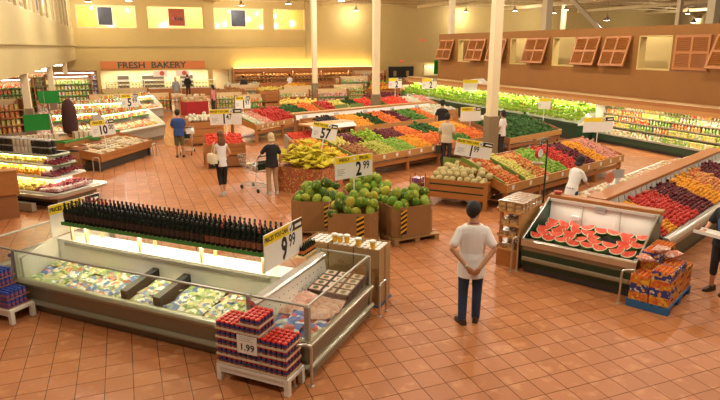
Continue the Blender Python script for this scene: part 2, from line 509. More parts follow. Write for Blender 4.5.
# the brown produce wall with its window openings
RX = 18.9
open_r = [(30.45, 31.75), (25.15, 26.5), (21.74, 23.17), (16.6, 18.1), (14.98, 16.42)]
wall_x('wall_right', RX, RX+.3, 4, 34.15, 0, 4.52, [(a, b, 2.93, 4.14) for a, b in open_r], 'wall_brown', 'y')
struct(MB().box(RX+.3, 30, 33.85, 34.15, 0, 4.52).build('wall_prep_end', 'wall_brown'))
struct(MB().box(22.3, 22.5, 4, 33.85, 0, 4.4).build('wall_prep_back', 'wall_cream'))
struct(MB().box(RX, RX+.3, 34.15, 34.2, 0, 4.5).build('trim_4', 'wall_brown'))
# reveals of the openings
for k, (a, b) in enumerate(open_r):
    mb = MB(); mb.box(RX-.01, RX+.31, a-.03, a+.03, 2.93, 4.14); mb.box(RX-.01, RX+.31, b-.03, b+.03, 2.93, 4.14)
    mb.box(RX-.02, RX+.31, a-.03, b+.03, 2.88, 2.94); mb.box(RX-.01, RX+.31, a-.03, b+.03, 4.12, 4.17)
    wn += 1; struct(mb.build('window_%d' % wn, 'wall_cream' if k < 4 else 'wood_brown'))
def shutter(y0, y1, tilt, label):
    """wooden awning shutter, hinged on its top edge, four louvred panels"""
    w = (y1 - y0)/2; h = 1.22
    s = thing('awning_shutter', label, 'shutter', (RX-.03, (y0+y1)/2, 4.16), 0, 'wooden shutters on the brown wall')
    s.rotation_euler = (0, R(tilt), 0)
    mb = MB()
    for a, b in ((-w, -w+.09), (-.045, .045), (w-.09, w)): mb.box(-.05, 0, a, b, -h, 0)
    for a, b in ((-h, -h+.09), (-h/2-.045, -h/2+.045), (-.09, 0)):
        mb.box(-.048, -.002, -w+.09, -.045, a, b); mb.box(-.048, -.002, .045, w-.09, a, b)
    mb.build('frame', wood('wood_shutter', (0.40, 0.145, 0.026)), s)
    for a, b in ((-w+.09, -.045), (.045, w-.09)):
        for c, d in ((-h+.09, -h/2-.045), (-h/2+.045, -.09)):
            m2 = MB(); n = 7; st = (d-c)/n
            for q in range(n):
                M = T(-.025, 0, c + st*(q+.5)) @ Matrix.Rotation(R(35), 4, 'Y')
                m2.box(-.006, .006, a, b, -st*.55, st*.55, M)
            m2.build('louvre_panel', wood('wood_mid', (0.31, 0.105, 0.02)), s)
    if tilt > 3:
        for q in (-w+.1, w-.1):
            MB().tube([(-.02, q, -h+.12), (-.02 + .25*math.cos(R(tilt)) + .1, q, -h+.12+.22)], .012).build('stay', 'dark_metal', s)
    return s
for (a, b), l in zip([(32.2, 33.9), (28.74, 30.4), (26.8, 28.3), (23.46, 25.1), (20.12, 21.55), (18.45, 19.82)],
     ['tilted wooden shutter at the far end of the brown wall', 'second tilted wooden shutter from the far end of the brown wall', 'tilted wooden shutter half hidden behind the tall cream column',
      'tilted wooden shutter just right of the tall cream column', 'left one of the adjoining pair of tilted wooden shutters', 'right one of the adjoining pair of tilted wooden shutters']):
    shutter(a, b, 16, l)
shutter(13.1, 14.75, 22, 'tilted wooden shutter cut off by the right picture edge')
s = shutter(14.98, 16.42, 0, 'closed upright wooden shutter with dark louvres on the brown wall')

# ------------------------------------------------------------------ ceiling, trusses, columns, lamps
ceil = struct(MB().box(-24, 85, -8, 75, WZ, WZ+.2).build('ceiling', 'ceiling_deck'))
for k in range(16):
    yy = 26 + k*3.0
    if yy > 74: break
    x0, x1 = (-3.2, 82)
    mb = MB(); mb.box(x0, x1, yy-.05, yy+.05, WZ-.08, WZ); mb.box(x0, x1, yy-.05, yy+.05, WZ-.75, WZ-.68)
    n = 70; st = (x1-x0)/n
    for q in range(n):
        za, zb = (WZ-.7, WZ-.06) if q % 2 == 0 else (WZ-.06, WZ-.7)
        mb.tube([(x0+q*st, yy, za), (x0+(q+1)*st, yy, zb)], .022, 4)
    mb.build('truss', 'truss_paint', ceil)
for k in range(9):
    MB().box(-2 + k*9.6, -1.8 + k*9.6, 20, 75, WZ-1.0, WZ-.72).build('beam', 'truss_paint', ceil)

def column(x, y, top, label, w=.15, base=1.5):
    c = struct(MB().bbox(x-w, x+w, y-w, y+w, 0, top, .015).build('column', 'col_paint'), label, 'column')
    b = w + .04
    if base: MB().bbox(x-b, x+b, y-b, y+b, 0, base, .012).build('column_base', 'col_base', c)
    return c
column(11.42, 16.85, WZ, 'tall cream square column nearest the camera beside the cantaloupe bin')
column(11.50, 27.0, WZ, 'tall cream column standing among the produce tables in the middle distance')
column(11.44, 36.85, WZ, 'tall slim cream column furthest back in the middle row')
column(-3.45, 25.5, 2.8, 'short cream column under the gallery, the nearer of two', .13)
column(-3.45, 34.3, 2.8, 'short cream column under the gallery, the further of two', .13)
column(-3.45, 43.3, 2.8, 'short cream column at the far end under the gallery', .13)
column(21.3, 36.85, WZ, 'cream column rising behind the far end of the brown wall', .17)
column(29.25, 36.85, WZ, 'broad cream column rising behind the middle of the brown wall', .27)
column(39.0, 46.7, WZ, 'thin distant cream column right of the slanting brace', .18)
column(42.3, 36.85, WZ, 'cream column behind the closed shutter of the brown wall', .18)
column(33.8, 27.0, WZ, 'broad cream column behind the brown wall at the right picture edge', .27)
struct(MB().tube([(29.7, 36.6, 8.2), (35.6, 36.6, 3.95)], .2, 4).build('column_brace', 'col_paint'), 'slanting cream brace above the brown wall', 'brace')

def lamp_meshes():
    a = MB().lathe([(.05,.42),(.09,.40),(.10,.22),(.16,.16),(.30,.0),(.29,-.01),(.14,.13),(.08,.16)], 16).mesh('reflector', 'steel', True)
    b = MB().lathe([(.0,-.0),(.20,-.0),(.27,.012),(.2,.02),(.0,.02)], 16).mesh('lens', emit_mat('lamp_lens', (1.0,.86,.66), 40.0))
    return a, b
lamp_a, lamp_b = lamp_meshes()
mat('cord', (.25,.2,.12), .6)
def lamp(x, y, z, lit=True, group='high-bay lamps', power=None):
    l = thing('pendant_lamp', 'silver high-bay pendant lamp hanging from the ceiling', 'lamp', (x, y, z), 0, group)
    sub(lamp_a, 'reflector', l); sub(lamp_b, 'lens', l)
    MB().tube([(0,0,.42), (0,0,WZ-z)], .012, 4).build('cord', 'cord', l)
    if lit: light('lamp_light', 'POINT', (0,0,-.16), power or LAMP_W, LAMP_COL, l, .08)
    return l
# the ones in view, then the rows that continue over the near part of the hall
for x, y, z in [(-1.9, 50.6, 7.0), (.9, 48.5, 7.0), (9.5, 50.4, 7.0), (12.6, 47.2, 7.0), (15.4, 42.7, 7.0), (20.0, 51.6, 6.9),
                (31.5, 51.8, 7.0), (34.7, 48.4, 7.0), (40.5, 50.0, 7.0), (38.1, 45.4, 7.0)]: lamp(x, y, z, power=LAMP_W*.42)
for x, y, z in [(35.5, 37.5, 5.75), (46, 38.5, 5.75)]: lamp(x, y, z, power=LAMP_W*.5)
for y in (3.5, 11.5, 19.5, 27.5, 35.5):
    for x in (-1.0, 6.5, 14.0):
        lamp(x, y, 7.0)
for y in (12, 21, 30): lamp(20.8, y, 6.8, power=LAMP_W*1.0)
for x, y in ((54, 46), (64, 53), (50, 56), (72, 60)): lamp(x, y, 7.0)  # far lamps added to brighten the dark ceiling at the right
# office light behind the upstairs windows
light('office_light', 'AREA', (6, 54.6, 7.9), 2200, (1.0,.86,.5), None, 18, None, 1.0)
light('gallery_light', 'AREA', (-6, 36, 7.9), 900, (1.0,.84,.55), None, 3, None, 30)
# ------------------------------------------------------------------ price signs
def price_sign(label, x, y, z, deg, w, h, num, cents=None, banner='WEEKLY SPECIAL', post=0.0, hang=0.0, tick=True, small=True, lean=0, numx=.12, post_base=0, extra=None, nums=1.0, roll=0, weekly=False):
    """board with a yellow banner; local x along the board, z up from its lower edge, faces local -y"""
    s = thing('price_sign', label, 'sign', (x, y, z), deg)
    s.rotation_euler = (R(lean), R(-roll), R(deg))
    MB().box(-w/2, w/2, 0, .012, 0, h).build('board', 'sign_white', s)
    bh = h*.30
    MB().box(-w/2+.006, w/2-.006, -.003, 0, h-bh, h-.006).build('banner', 'sign_yellow', s)
    rx = Matrix.Rotation(R(90), 4, 'X')
    if weekly:
        MB().lathe([(bh*.22, 0), (bh*.22, .003)], 14, M=T(0, -.003, h-bh/2) @ rx).build('disc', 'sign_white', s)
        for q, wd_ in ((-1, 'WEEKLY'), (1, 'SPECIAL')):
            sub(text_mesh(wd_, bh*.62, 'sign_black', .0008, bold=bh*.015), 'lettering', s, T(q*w*.26, -.0045, h-bh*.52) @ rx @ scl(.78, 1, 1))
        banner = ''; tick = False
    if tick:
        tb_ = MB().box(w*.22, w/2-.006, -.005, -.003, h-bh*.90, h-.006).build('black_tab', 'sign_black', s)
        MB().box(w*.29, w/2-.03, -.0065, -.005, h-bh*.66, h-bh*.36).build('tab_print', 'sign_white', tb_)
        c = MB().lathe([(bh*.40, 0), (bh*.40, .003)], 18, M=T(w*.17, -.005, h-bh/2) @ rx).build('disc', 'sign_white', s)
        m = MB(); q = bh*.4; ox, oz = w*.17, h-bh/2
        m.prism([(ox-q*.55, oz), (ox-q*.3, oz+q*.12), (ox-q*.08, oz-q*.25), (ox+q*.5, oz+q*.85), (ox+q*.7, oz+q*.85), (ox, oz-q*.75), (ox-q*.15, oz-q*.75)], -.0105, -.0085, 'y')
        m.build('tick', 'sign_black', c)
    if banner:
        wd = w*.58 if tick else w*.9
        me = text_mesh(banner, bh*.62, 'sign_black', .0008, bold=bh*.018)
        tw = max(v.co.x for v in me.vertices) - min(v.co.x for v in me.vertices)
        k = min(1.0, wd/tw)
        sub(me, 'lettering', s, T(-w*.20 if tick else 0, -.0045, h-bh*.52) @ rx @ scl(k, 1, 1))
    if num:
        me = text_mesh(num, h*.88*nums, 'sign_black', .0008, bold=h*.026)
        sub(me, 'numeral', s, T(w*numx, -.0012, h*.34) @ rx @ scl(.70, 1, 1))
        hw = max(v.co.x for v in me.vertices)*.70
        if cents:
            me = text_mesh(cents, h*.50*nums, 'sign_black', .0008, 'LEFT', bold=h*.009)
            sub(me, 'cents', s, T(w*numx + hw + h*.085, -.0012, h*.48) @ rx @ scl(.70, 1, 1))
    if small:
        m = MB(); xs = -w*.44
        for k in range(4): m.box(xs, xs + w*(.2, .16, .2, .12)[k], -.002, 0, h*(.42-.08*k), h*(.455-.08*k))
        m.build('fine_print', 'sign_grey', s)
    if post: MB().tube([(0, .02, -post), (0, .02, h*.5)], .014, 6).build('post', 'white_plastic', s)
    return s

# ------------------------------------------------------------------ freezer island
KX, KY, KD = 1.70, 5.87, -45.0
KM = fr(KX, KY, KD)
def kw(x, y, z=0): return KM @ Vector((x, y, z))
def kthing(name, label, cat, x=0, y=0, z=0, group=None, ddeg=0):
    p = kw(x, y, z); return thing(name, label, cat, p, KD + ddeg, group)

def bunker_front(t, x0, x1, prof_y, axis='x', sgn=1):
    """the outer skin below the glass along one side; prof_y maps depth to local coordinate"""
    f = prof_y
    parts = [('toe_kick', 'kick_tan', [(.07,0),(.14,0),(.14,.09),(.07,.09)]),
             ('lower_panel', 'panel_olive', [(.02,.09),(.14,.09),(.14,.13),(.02,.13)]),
             ('bumper_rail', 'rail_pale', [(.02,.12),(-.02,.132),(-.035,.158),(-.02,.185),(.02,.20),(.05,.20),(.05,.12)]),
             ('upper_panel', 'panel_olive', [(.02,.20),(.12,.20),(.12,.40),(0,.40)]),
             ('rim', 'rail_pale', [(-.01,.40),(.13,.40),(.13,.45),(.09,.475),(.02,.475),(-.02,.44)])]
    for n, m, pr in parts:
        MB().prism([(f(a), b) for a, b in pr], x0, x1, axis).build(n, m, t, True)

GZ = .90
def glass_run(t, p0, p1, n, rail='steel_soft'):
    p0, p1 = Vector(p0), Vector(p1); d = (p1-p0)
    nrm = Vector((-d.y, d.x, 0)).normalized()*.004
    for k in range(n):
        a = p0 + d*(k/n) + d.normalized()*.012; b = p0 + d*((k+1)/n) - d.normalized()*.012
        mb = MB(); lo, hi = .47, GZ
        mb.add([(a-nrm).to_tuple()[:2]+(lo,), (b-nrm).to_tuple()[:2]+(lo,), (b+nrm).to_tuple()[:2]+(lo,), (a+nrm).to_tuple()[:2]+(lo,),
                (a-nrm).to_tuple()[:2]+(hi,), (b-nrm).to_tuple()[:2]+(hi,), (b+nrm).to_tuple()[:2]+(hi,), (a+nrm).to_tuple()[:2]+(hi,)],
               [(3,2,1,0),(4,5,6,7),(0,1,5,4),(1,2,6,5),(2,3,7,6),(3,0,4,7)])
        mb.build('glass_pane', 'glass', t)
    MB().tube([(p0.x, p0.y, GZ), (p1.x, p1.y, GZ)], .016, 8).build('glass_rail', rail, t)
def post(t, x, y):
    MB().box(x-.03, x+.03, y-.025, y+.025, .46, GZ).build('glass_post', 'steel_soft', t)

LX = -4.90; EX = -.80; DY = 1.90
fz = kthing('chest_freezer', 'long double sided chest freezer with low glass front and white lit interior', 'freezer')
bunker_front(fz, LX, EX, lambda a: a)
bunker_front(fz, LX, EX, lambda a: DY - a)
MB().box(LX, EX, .09, DY-.09, .04, .12).build('base', 'kick_tan', fz)
MB().box(LX, EX, .13, DY-.13, .14, .28).build('well_floor', 'white_enamel', fz)
MB().prism([(.13,.26),(.17,.26),(.13,.45)], LX, EX).build('well_lining', 'white_enamel', fz)
MB().prism([(DY-.13,.2),(DY-.17,.2),(DY-.13,.45)], LX, EX).build('well_lining', 'white_enamel', fz)
MB().prism([(.80,.2),(1.10,.2),(1.12,.82),(1.13,.86),(.77,.86),(.78,.82)], LX+.03, EX-.03).build('centre_divider', 'white_enamel', fz)
MB().prism([(.755,.77),(.778,.765),(.778,.82),(.755,.825)], LX+.2, EX-.2).build('divider_trim', 'steel_soft', fz)
MB().prism([(.14,.2),(.80,.2),(.78,.90),(.14,.74)], LX, LX+.05).build('end_panel', 'white_enamel', fz)
MB().prism([(1.1,.2),(DY-.14,.2),(DY-.14,.72),(1.12,.86)], LX, LX+.05).build('end_panel', 'white_enamel', fz)
glass_run(fz, (LX, .05, 0), (EX, .05, 0), 3)
glass_run(fz, (LX, DY-.05, 0), (EX, DY-.05, 0), 3)
for xx in (LX + .03, EX - .03): post(fz, xx, .05); post(fz, xx, DY-.05)
for xx, w in ((-4.35,.03), (-3.58,.03), (-2.98,.11), (-2.42,.11), (-1.7,.03), (-1.25,.03)):
    MB().prism([(.15,.2),(.79,.2),(.79,.66),(.15,.56)] if w > .05 else [(.15,.2),(.79,.2),(.79,.50),(.15,.40)], xx, xx+w).build('well_partition', 'black_plastic', fz)

# the lit bottle shelf over the centre
sh = kthing('bottle_shelf', 'raised bottle shelf with green edge over the chest freezer', 'shelf')
SX0, SX1, SZ = -4.62, -.98, 1.17
MB().box(SX0, SX1, .70, 1.22, SZ-.03, SZ).build('shelf_board', 'wood_pale', sh)
MB().box(SX0, SX1, .685, .70, SZ-.04, SZ+.012).build('shelf_edge', 'shelf_green', sh)
MB().box(SX0, SX1, 1.22, 1.235, SZ-.04, SZ+.012).build('shelf_edge', 'shelf_green', sh)
for xx in (-4.55, -4.25, -3.2, -2.1, -1.1):
    for yy in (.80, 1.10):
        MB().box(xx-.018, xx+.018, yy-.018, yy+.018, .86, SZ-.03).build('shelf_post', 'wood_pale', sh)
for k in range(3):
    x0 = SX0 + .15 + k*1.18
    tub = MB().tube([(x0, .76, SZ-.055), (x0+1.05, .76, SZ-.055)], .016, 8).build('light_tube', emit_mat('tube_warm', (1.0,.90,.62), 14), sh)
light('shelf_light', 'AREA', (-2.8, .76, SZ-.075), 14, (1.0,.90,.62), sh, 3.4, None, .05)
light('shelf_light', 'AREA', (-2.8, 1.16, SZ-.075), 10, (1.0,.90,.62), sh, 3.4, None, .05)

bot_me = MB().lathe([(.031,0),(.036,.006),(.036,.17),(.030,.195),(.014,.225),(.012,.275),(.015,.277),(.015,.29),(.010,.29)], 10).mesh('bottle', 'bottle_glass', True)
lab_me = MB().lathe([(.0368,.045),(.0368,.13)], 10).mesh('label', 'bottle_label', True)
lab2_me = MB().lathe([(.0368,.045),(.0368,.13)], 10).mesh('label', mat('label_rust', (.22,.07,.035), .5), True)
cap_me = MB().lathe([(.0158,.262),(.0162,.30),(.012,.304)], 8).mesh('cap', 'cap_black', True)
capr_me = MB().lathe([(.0158,.262),(.0162,.30),(.012,.304)], 8).mesh('cap', 'cap_red', True)
nb = 44
for i in range(nb):
    for j in range(4):
        x = SX0 + .05 + (SX1-SX0-.1)*i/(nb-1); y = .75 + j*.135 + random.uniform(-.006,.006)
        right = i > 31
        b = put(bot_me, 'wine_bottle', 'dark glass bottle with %s in the long row on the freezer shelf' % ('rust label' if right and j == 0 else 'black cap'), 'bottle',
                'bottles on the freezer shelf with rust labels' if right and j == 0 else 'bottles on the freezer shelf', KM @ T(x, y, SZ))
        sub(lab2_me if right and j == 0 else lab_me, 'label', b)
        sub(capr_me if (i < 8 and j > 1) or (right and (i+j) % 7 == 0) else cap_me, 'cap', b)

c = kw(-.95, 1.09)
price_sign('large 9.99 price sign with yellow banner standing at the freezer end', c.x, c.y, .955, 44, .95, .495, '9', '99', 'PRICES YOU CAN', small=False, numx=.0)
c = kw(-4.76, 1.10)
price_sign('white sign with yellow banner behind the left end of the bottles', c.x, c.y, .93, 44, .95, .495, None, None, 'PRICES YOU CAN', small=False)

# frozen bags and packs in the well
def pillow(w, d, h, m, name='frozen_bag', n=7):
    mb = MB(); vs = []; fs = []
    for top in (0, 1):
        for i in range(n):
            for j in range(n):
                a, b = i/(n-1)*2-1, j/(n-1)*2-1
                e = (1 - abs(a)**3)*(1 - abs(b)**3)
                z = (.5 + .5*e + .12*math.sin(5*a+2*b)*e) if top else (.5 - .5*e)
                vs.append((a*w/2, b*d/2, z*h))
    for i in range(n-1):
        for j in range(n-1):
            p = i*n+j
            fs.append((p, p+1, p+n+1, p+n)); q = p + n*n; fs.append((q, q+n, q+n+1, q+1))
    bd = [i for i in range(n)] + [i*n+n-1 for i in range(1, n)] + [(n-1)*n+i for i in range(n-2, -1, -1)] + [i*n for i in range(n-2, 0, -1)]
    for a, b in zip(bd, bd[1:]+bd[:1]): fs.append((a, b, b+n*n, a+n*n))
    return mb.add(vs, fs).mesh(name, m, 'all')
WHT = (.78,.78,.72)
print_mat('pack_mix', WHT, [(.10,.22,.46), (.30,.45,.16), (.70,.62,.25), (.62,.20,.12)], 18, amount=.70)
print_mat('pack_blue', (.10,.22,.55), [(.75,.76,.74), (.55,.2,.12), (.35,.5,.7)], 20, amount=.55)
print_mat('pack_green', (.36,.46,.20), [WHT, (.62,.60,.25), (.14,.28,.06)], 18, amount=.66)
print_mat('pack_yellow', (.66,.60,.32), [WHT, (.30,.42,.10), (.08,.18,.42)], 18, amount=.72)
bags = [('white and blue', pillow(.30,.21,.085,'pack_mix')), ('blue', pillow(.28,.2,.08,'pack_blue')),
        ('green', pillow(.30,.20,.09,'pack_green')), ('yellow and white', pillow(.32,.21,.085,'pack_yellow'))]
sect = [-4.82, -4.32, -3.50, -2.90, -2.30, -1.65, -1.20, -.88]
pick = [[0,1,2],[0,2,0],[0,2,1],[3,0,3],[3,2,3],[2,3,0],[3,2,2]]
for s in range(7):
    a, b = sect[s] + .03, sect[s+1] - .03
    nx = max(1, round((b-a)/.17))
    for lay in range(2):
        for i in range(nx):
            for j in range(3):
                q = random.choice(pick[s]); nm, me = bags[q]
                x = a + (b-a)*(i+.5)/nx; y = .27 + .19*j + random.uniform(-.02,.02)
                z = .29 + lay*.085 + .035*j
                put(me, 'frozen_bag', '%s printed bag lying in the open well of the long freezer' % nm, 'bag', '%s bags in the long freezer' % nm,
                    KM @ T(x, y, z) @ rotm(random.uniform(.05,.3), random.uniform(-.25,.25), R(90)+random.uniform(-.5,.5)))
mx_back = pillow(.24,.18,.08, print_mat('pack_red', (.70,.62,.52), [(.6,.08,.05), (.75,.4,.1), (.5,.1,.06)], 12, amount=.6))
for i in range(20):
    for j in range(2):
        put(mx_back, 'frozen_bag', 'red and cream printed bag in the far side of the long freezer', 'bag', 'red bags in the far freezer well',
            KM @ T(LX+.2+i*.19, 1.26+.22*j, .42) @ rotm(0, random.uniform(-.2,.2), random.uniform(-.4,.4)))

# ---- end units: one on the right in full view, one running out of the picture on the left
def end_unit(label, x0, outer):
    """outer = +1: glass on the right side (x max); -1: on the left"""
    t = kthing('chest_freezer', label, 'freezer')
    x1 = x0 + .80
    xo, xi = (x1, x0) if outer > 0 else (x0, x1)
    bunker_front(t, x0, x1, lambda a: a); bunker_front(t, x0, x1, lambda a: DY - a)
    f = (lambda a: x1 - a) if outer > 0 else (lambda a: x0 + a)
    bunker_front(t, 0.0, DY, f, 'y')
    MB().box(x0, x1, .1, DY-.1, .04, .12).build('base', 'kick_tan', t)
    MB().box(x0+.1, x1-.1, .13, DY-.13, .14, .39).build('well_floor', 'white_enamel', t)
    a, b = (xi, xi+.14) if outer > 0 else (xi-.14, xi)
    c, d = (xi, xi+.05) if outer > 0 else (xi-.05, xi)
    MB().prism([(xi,.2),(xi+outer*.14,.2),(xi+outer*.06,.80),(xi,.83)], .05, DY-.05, 'y').build('perforated_liner', 'white_enamel', t)
    MB().prism([(xi-outer*.02,.80),(xi+outer*.075,.78),(xi+outer*.08,.81),(xi+outer*.06,.84),(xi-outer*.02,.86)], .02, DY-.02, 'y').build('steel_ledge', 'steel', t)
    if outer > 0:
        mh = MB()
        for i in range(14):
            for j in range(4):
                zz = .38 + j*.1; xx = xi + .14 - (zz-.2)/.6*.08 + .002
                mh.box(xx-.002, xx+.002, .2+i*.115, .212+i*.115, zz, zz+.012)
        mh.build('liner_holes', 'dark_metal', t)
    g0 = .05
    xg = x1-g0 if outer > 0 else x0+g0
    glass_run(t, (min(xi+outer*.02, xg), .05, 0), (max(xi+outer*.02, xg), .05, 0), 1)
    glass_run(t, (min(xi+outer*.02, xg), DY-.05, 0), (max(xi+outer*.02, xg), DY-.05, 0), 1)
    glass_run(t, (xg, .05, 0), (xg, DY-.05, 0), 1)
    post(t, xg, .05); post(t, xg, DY-.05)
    return t
end_unit('short freezer end unit of shrimp packs with glass corner beside the red jars', EX, 1)
end_unit('short freezer end unit running out of the left picture edge', LX-.80, -1)
def clear_mat(name, cols):
    m = fruit_mat(name, cols, .25, (.75,.55,.48), 25, .55); return m
shr = pillow(.26,.2,.09, clear_mat('shrimp', [(.66,.34,.24), (.72,.42,.32), (.60,.30,.20)]))
blu = pillow(.25,.2,.08, print_mat('pack_blue2', (.14,.22,.55), [(.75,.76,.78), (.70,.12,.08)], 12, amount=.5))
bxm = MB().bbox(-.10,.10,-.075,.075,0,.06,.004).mesh('seafood_box', mat('box_gap_shade', (.10,.06,.045), .5, var=.1))  # dark body colour stands for shade in the gaps between cream boxes
bxd = MB().bbox(-.08,.08,-.055,.055,.06,.062,.0005).mesh('top_print', mat('box_cream', (.76,.62,.48), .4, var=.1, scale=30))
bxg = MB().lathe([(.034,.0645),(.034,.066)], 12).mesh('emblem', mat('box_emblem', (.03,.20,.09), .5))
bxr = MB().lathe([(.044,.0625),(.044,.0645)], 12).mesh('ring', mat('box_ring', (.62,.12,.06), .5))
for i in range(3):
    for j in range(3):
        put(blu, 'frozen_bag', 'blue and white bag at the front of the freezer end unit', 'bag', 'blue bags in the freezer end unit',
            KM @ T(-.55+.2*i, .24+.11*j, .40+.02*j+.07*(i%2)) @ rotm(.25, random.uniform(-.2,.2), random.uniform(-.5,.5)))
for i in range(3):
    for j in range(4):
        put(shr, 'shrimp_bag', 'clear bag of pink shrimp in the freezer end unit', 'bag', 'shrimp bags in the freezer end unit',
            KM @ T(-.57+.20*i, .56+.14*j, .47+.05*random.random()) @ rotm(.2, random.uniform(-.3,.3), random.uniform(-.6,.6)))
for lay in range(2):
    for i in range(3):
        for j in range(5):
            if lay == 1 and j == 0: continue
            o = put(bxm, 'seafood_box', 'seafood box with cream top and green round emblem in the freezer end unit', 'box', 'seafood boxes in the freezer end unit',
                    KM @ T(-.55+.205*i, 1.06+.158*j, .46+.062*lay+.015*j) @ rotm(.12, 0, random.uniform(-.06,.06)))
            if lay == 1 or j == 0: sub(bxd, 'top_print', o); sub(bxr, 'ring', o); sub(bxg, 'emblem', o)
# small row of sauces on the ledge and bumper rails
sau = MB().lathe([(.022,0),(.024,.01),(.024,.10),(.010,.135),(.010,.16)], 8).mesh('sauce_bottle', 'bottle_glass', True)
sal = MB().lathe([(.0246,.03),(.0246,.075)], 8).mesh('label', mat('label_orange', (.62,.17,.03), .5), True)
for i in range(7):
    for j in range(2):
        o = put(sau, 'sauce_bottle', 'small dark sauce bottle with orange label on the freezer ledge', 'bottle', 'sauce bottles by the price sign', KM @ T(-.95+.055*j, 1.50+.055*i, .901)); sub(sal, 'label', o)
b = kthing('ledge_stand', 'narrow pale stand under the row of sauce bottles', 'stand', -.92, 1.66)
MB().box(-.07,.07,-.22,.22,.885,.900).build('board', 'wood_pale', b); MB().box(-.05,.05,-.05,.05,.86,.885).build('foot', 'wood_pale', b)
def bumper(p, deg, w, h, label):
    t = thing('bumper_rail', label, 'rail', p, deg)
    MB().tube([(-w/2,0,0),(-w/2,0,h-.05),(-w/2+.02,0,h-.012),(-w/2+.06,0,h),(w/2-.06,0,h),(w/2-.02,0,h-.012),(w/2,0,h-.05),(w/2,0,0)], .017, 8).build('pipe', 'steel', t, True)
    for s in (-1, 1): MB().lathe([(.035,0),(.035,.008),(.02,.012)], 10, (s*w/2,0,0)).build('foot', 'steel_soft', t)
bumper(kw(-.02, -.14), -20, .20, .52, 'bent steel guard rail at the freezer corner beside the red jars')
bumper(kw(.13, 1.98), 40, .22, .50, 'bent steel guard rail between the freezer end and the cup boxes')

# ------------------------------------------------------------------ jars with red lids on a white bench
jar_me = MB().lathe([(.026,0),(.030,.006),(.030,.066),(.026,.078)], 10).mesh('jar', 'jar_blue', True)
jl_me = MB().lathe([(.0305,.024),(.0305,.040)], 10).mesh('label', 'jar_orange', True)
lid_me = MB().lathe([(.029,.074),(.030,.078),(.030,.092),(.027,.095)], 12).mesh('lid', 'lid_red', True)
bench = kthing('display_bench', 'low white wooden bench under the red lidded jars', 'bench', -1.01, -.41)
BW, BD = .96, .37
MB().bbox(0, BW, 0, BD, .17, .215, .006).build('top', 'white_paint', bench)
for x in (.0, BW-.06):
    for y in (0, BD-.06): MB().box(x, x+.06, y, y+.06, 0, .17).build('leg', 'white_paint', bench)
MB().box(.06, BW-.06, .01, .03, .11, .17).build('apron', 'white_paint', bench); MB().box(.06, BW-.06, BD-.03, BD-.01, .11, .17).build('apron', 'white_paint', bench)
blocks = [(0, 5, 5, 'left'), (5, 9, 6, 'middle'), (9, 14, 4, 'right')]
pj = .0665; LH = .108; ox, oy, oz = -1.01+.045, -.41+.035, .217
trayn = 0
for a, b, n, nm in blocks:
    for l in range(n):
        z = oz + l*LH
        x0, x1, y0, y1 = ox + a*pj - .034, ox + b*pj - .034, oy - .034, oy + 4.5*pj + .002
        m = MB(); m.box(x0, x1-.002, y0, y1, z, z+.006)
        m.box(x0, x1-.002, y0, y0+.004, z, z+.03); m.box(x0, x1-.002, y1-.004, y1, z, z+.03); m.box(x0, x0+.004, y0, y1, z, z+.03); m.box(x1-.006, x1-.002, y0, y1, z, z+.03)
        tr = tag(m.build('card_tray', 'tray_card'), 'pale cardboard tray of red lidded jars in the %s stack' % nm, 'tray', 'trays of red lidded jars')
        tr.matrix_world = KM
        for i in range(a, b):
            for j in range(5):
                top = l == n-1
                side = (nm == 'right' and i == b-1) or (nm == 'middle' and i == b-1 and l >= 4) or (nm == 'middle' and i == a and l == 5)
                if not (top or j == 0 or side): continue
                o = put(jar_me, 'jar', 'dark blue jar with a red lid stacked on the white bench', 'jar', 'red lidded jars', KM @ T(ox + i*pj, oy + j*pj, z+.007))
                sub(lid_me, 'lid', o)
                if j == 0 or side: sub(jl_me, 'label', o)
s = thing('price_card', 'white 1.99 price card in front of the red lidded jars', 'sign', kw(-.56, -.425, .43), KD)
MB().box(-.13, .13, 0, .006, 0, .22).build('card', 'sign_white', s)
sub(text_mesh('1.99', .115, 'sign_black', .0008, bold=.002), 'numeral', s, T(0, -.0015, .075) @ Matrix.Rotation(R(90), 4, 'X'))
m = MB()
for k in range(3): m.box(-.10, -.10+(.2,.15,.18)[k], -.0015, 0, .20-.022*k, .206-.022*k)
m.build('fine_print', 'sign_grey', s)

# ------------------------------------------------------------------ blue drink packs on a white bench at the left edge
bench = kthing('display_bench', 'low white wooden bench under the blue drink packs', 'bench', -5.54, -.42)
BW, BD = 1.08, .38
MB().bbox(0, BW, 0, BD, .17, .215, .006).build('top', 'white_paint', bench)
for x in (.0, BW-.06):
    for y in (0, BD-.06): MB().box(x, x+.06, y, y+.06, 0, .17).build('leg', 'white_paint', bench)
MB().box(.06, BW-.06, .01, .03, .11, .17).build('apron', 'white_paint', bench)
can_me = MB().lathe([(.022,0),(.026,.006),(.026,.10),(.022,.112)], 10).mesh('can', mat('can_blue', (.03,.07,.36), .3), True)
canl_me = MB().lathe([(.0265,.03),(.0265,.075)], 10).mesh('print', mat('can_print', (.28,.10,.20), .4, var=.5, scale=40), True)
cant_me = MB().lathe([(.021,.112),(.021,.115),(.004,.116)], 10).mesh('can_top', mat('can_top', (.06,.10,.4), .35, metal=.5))
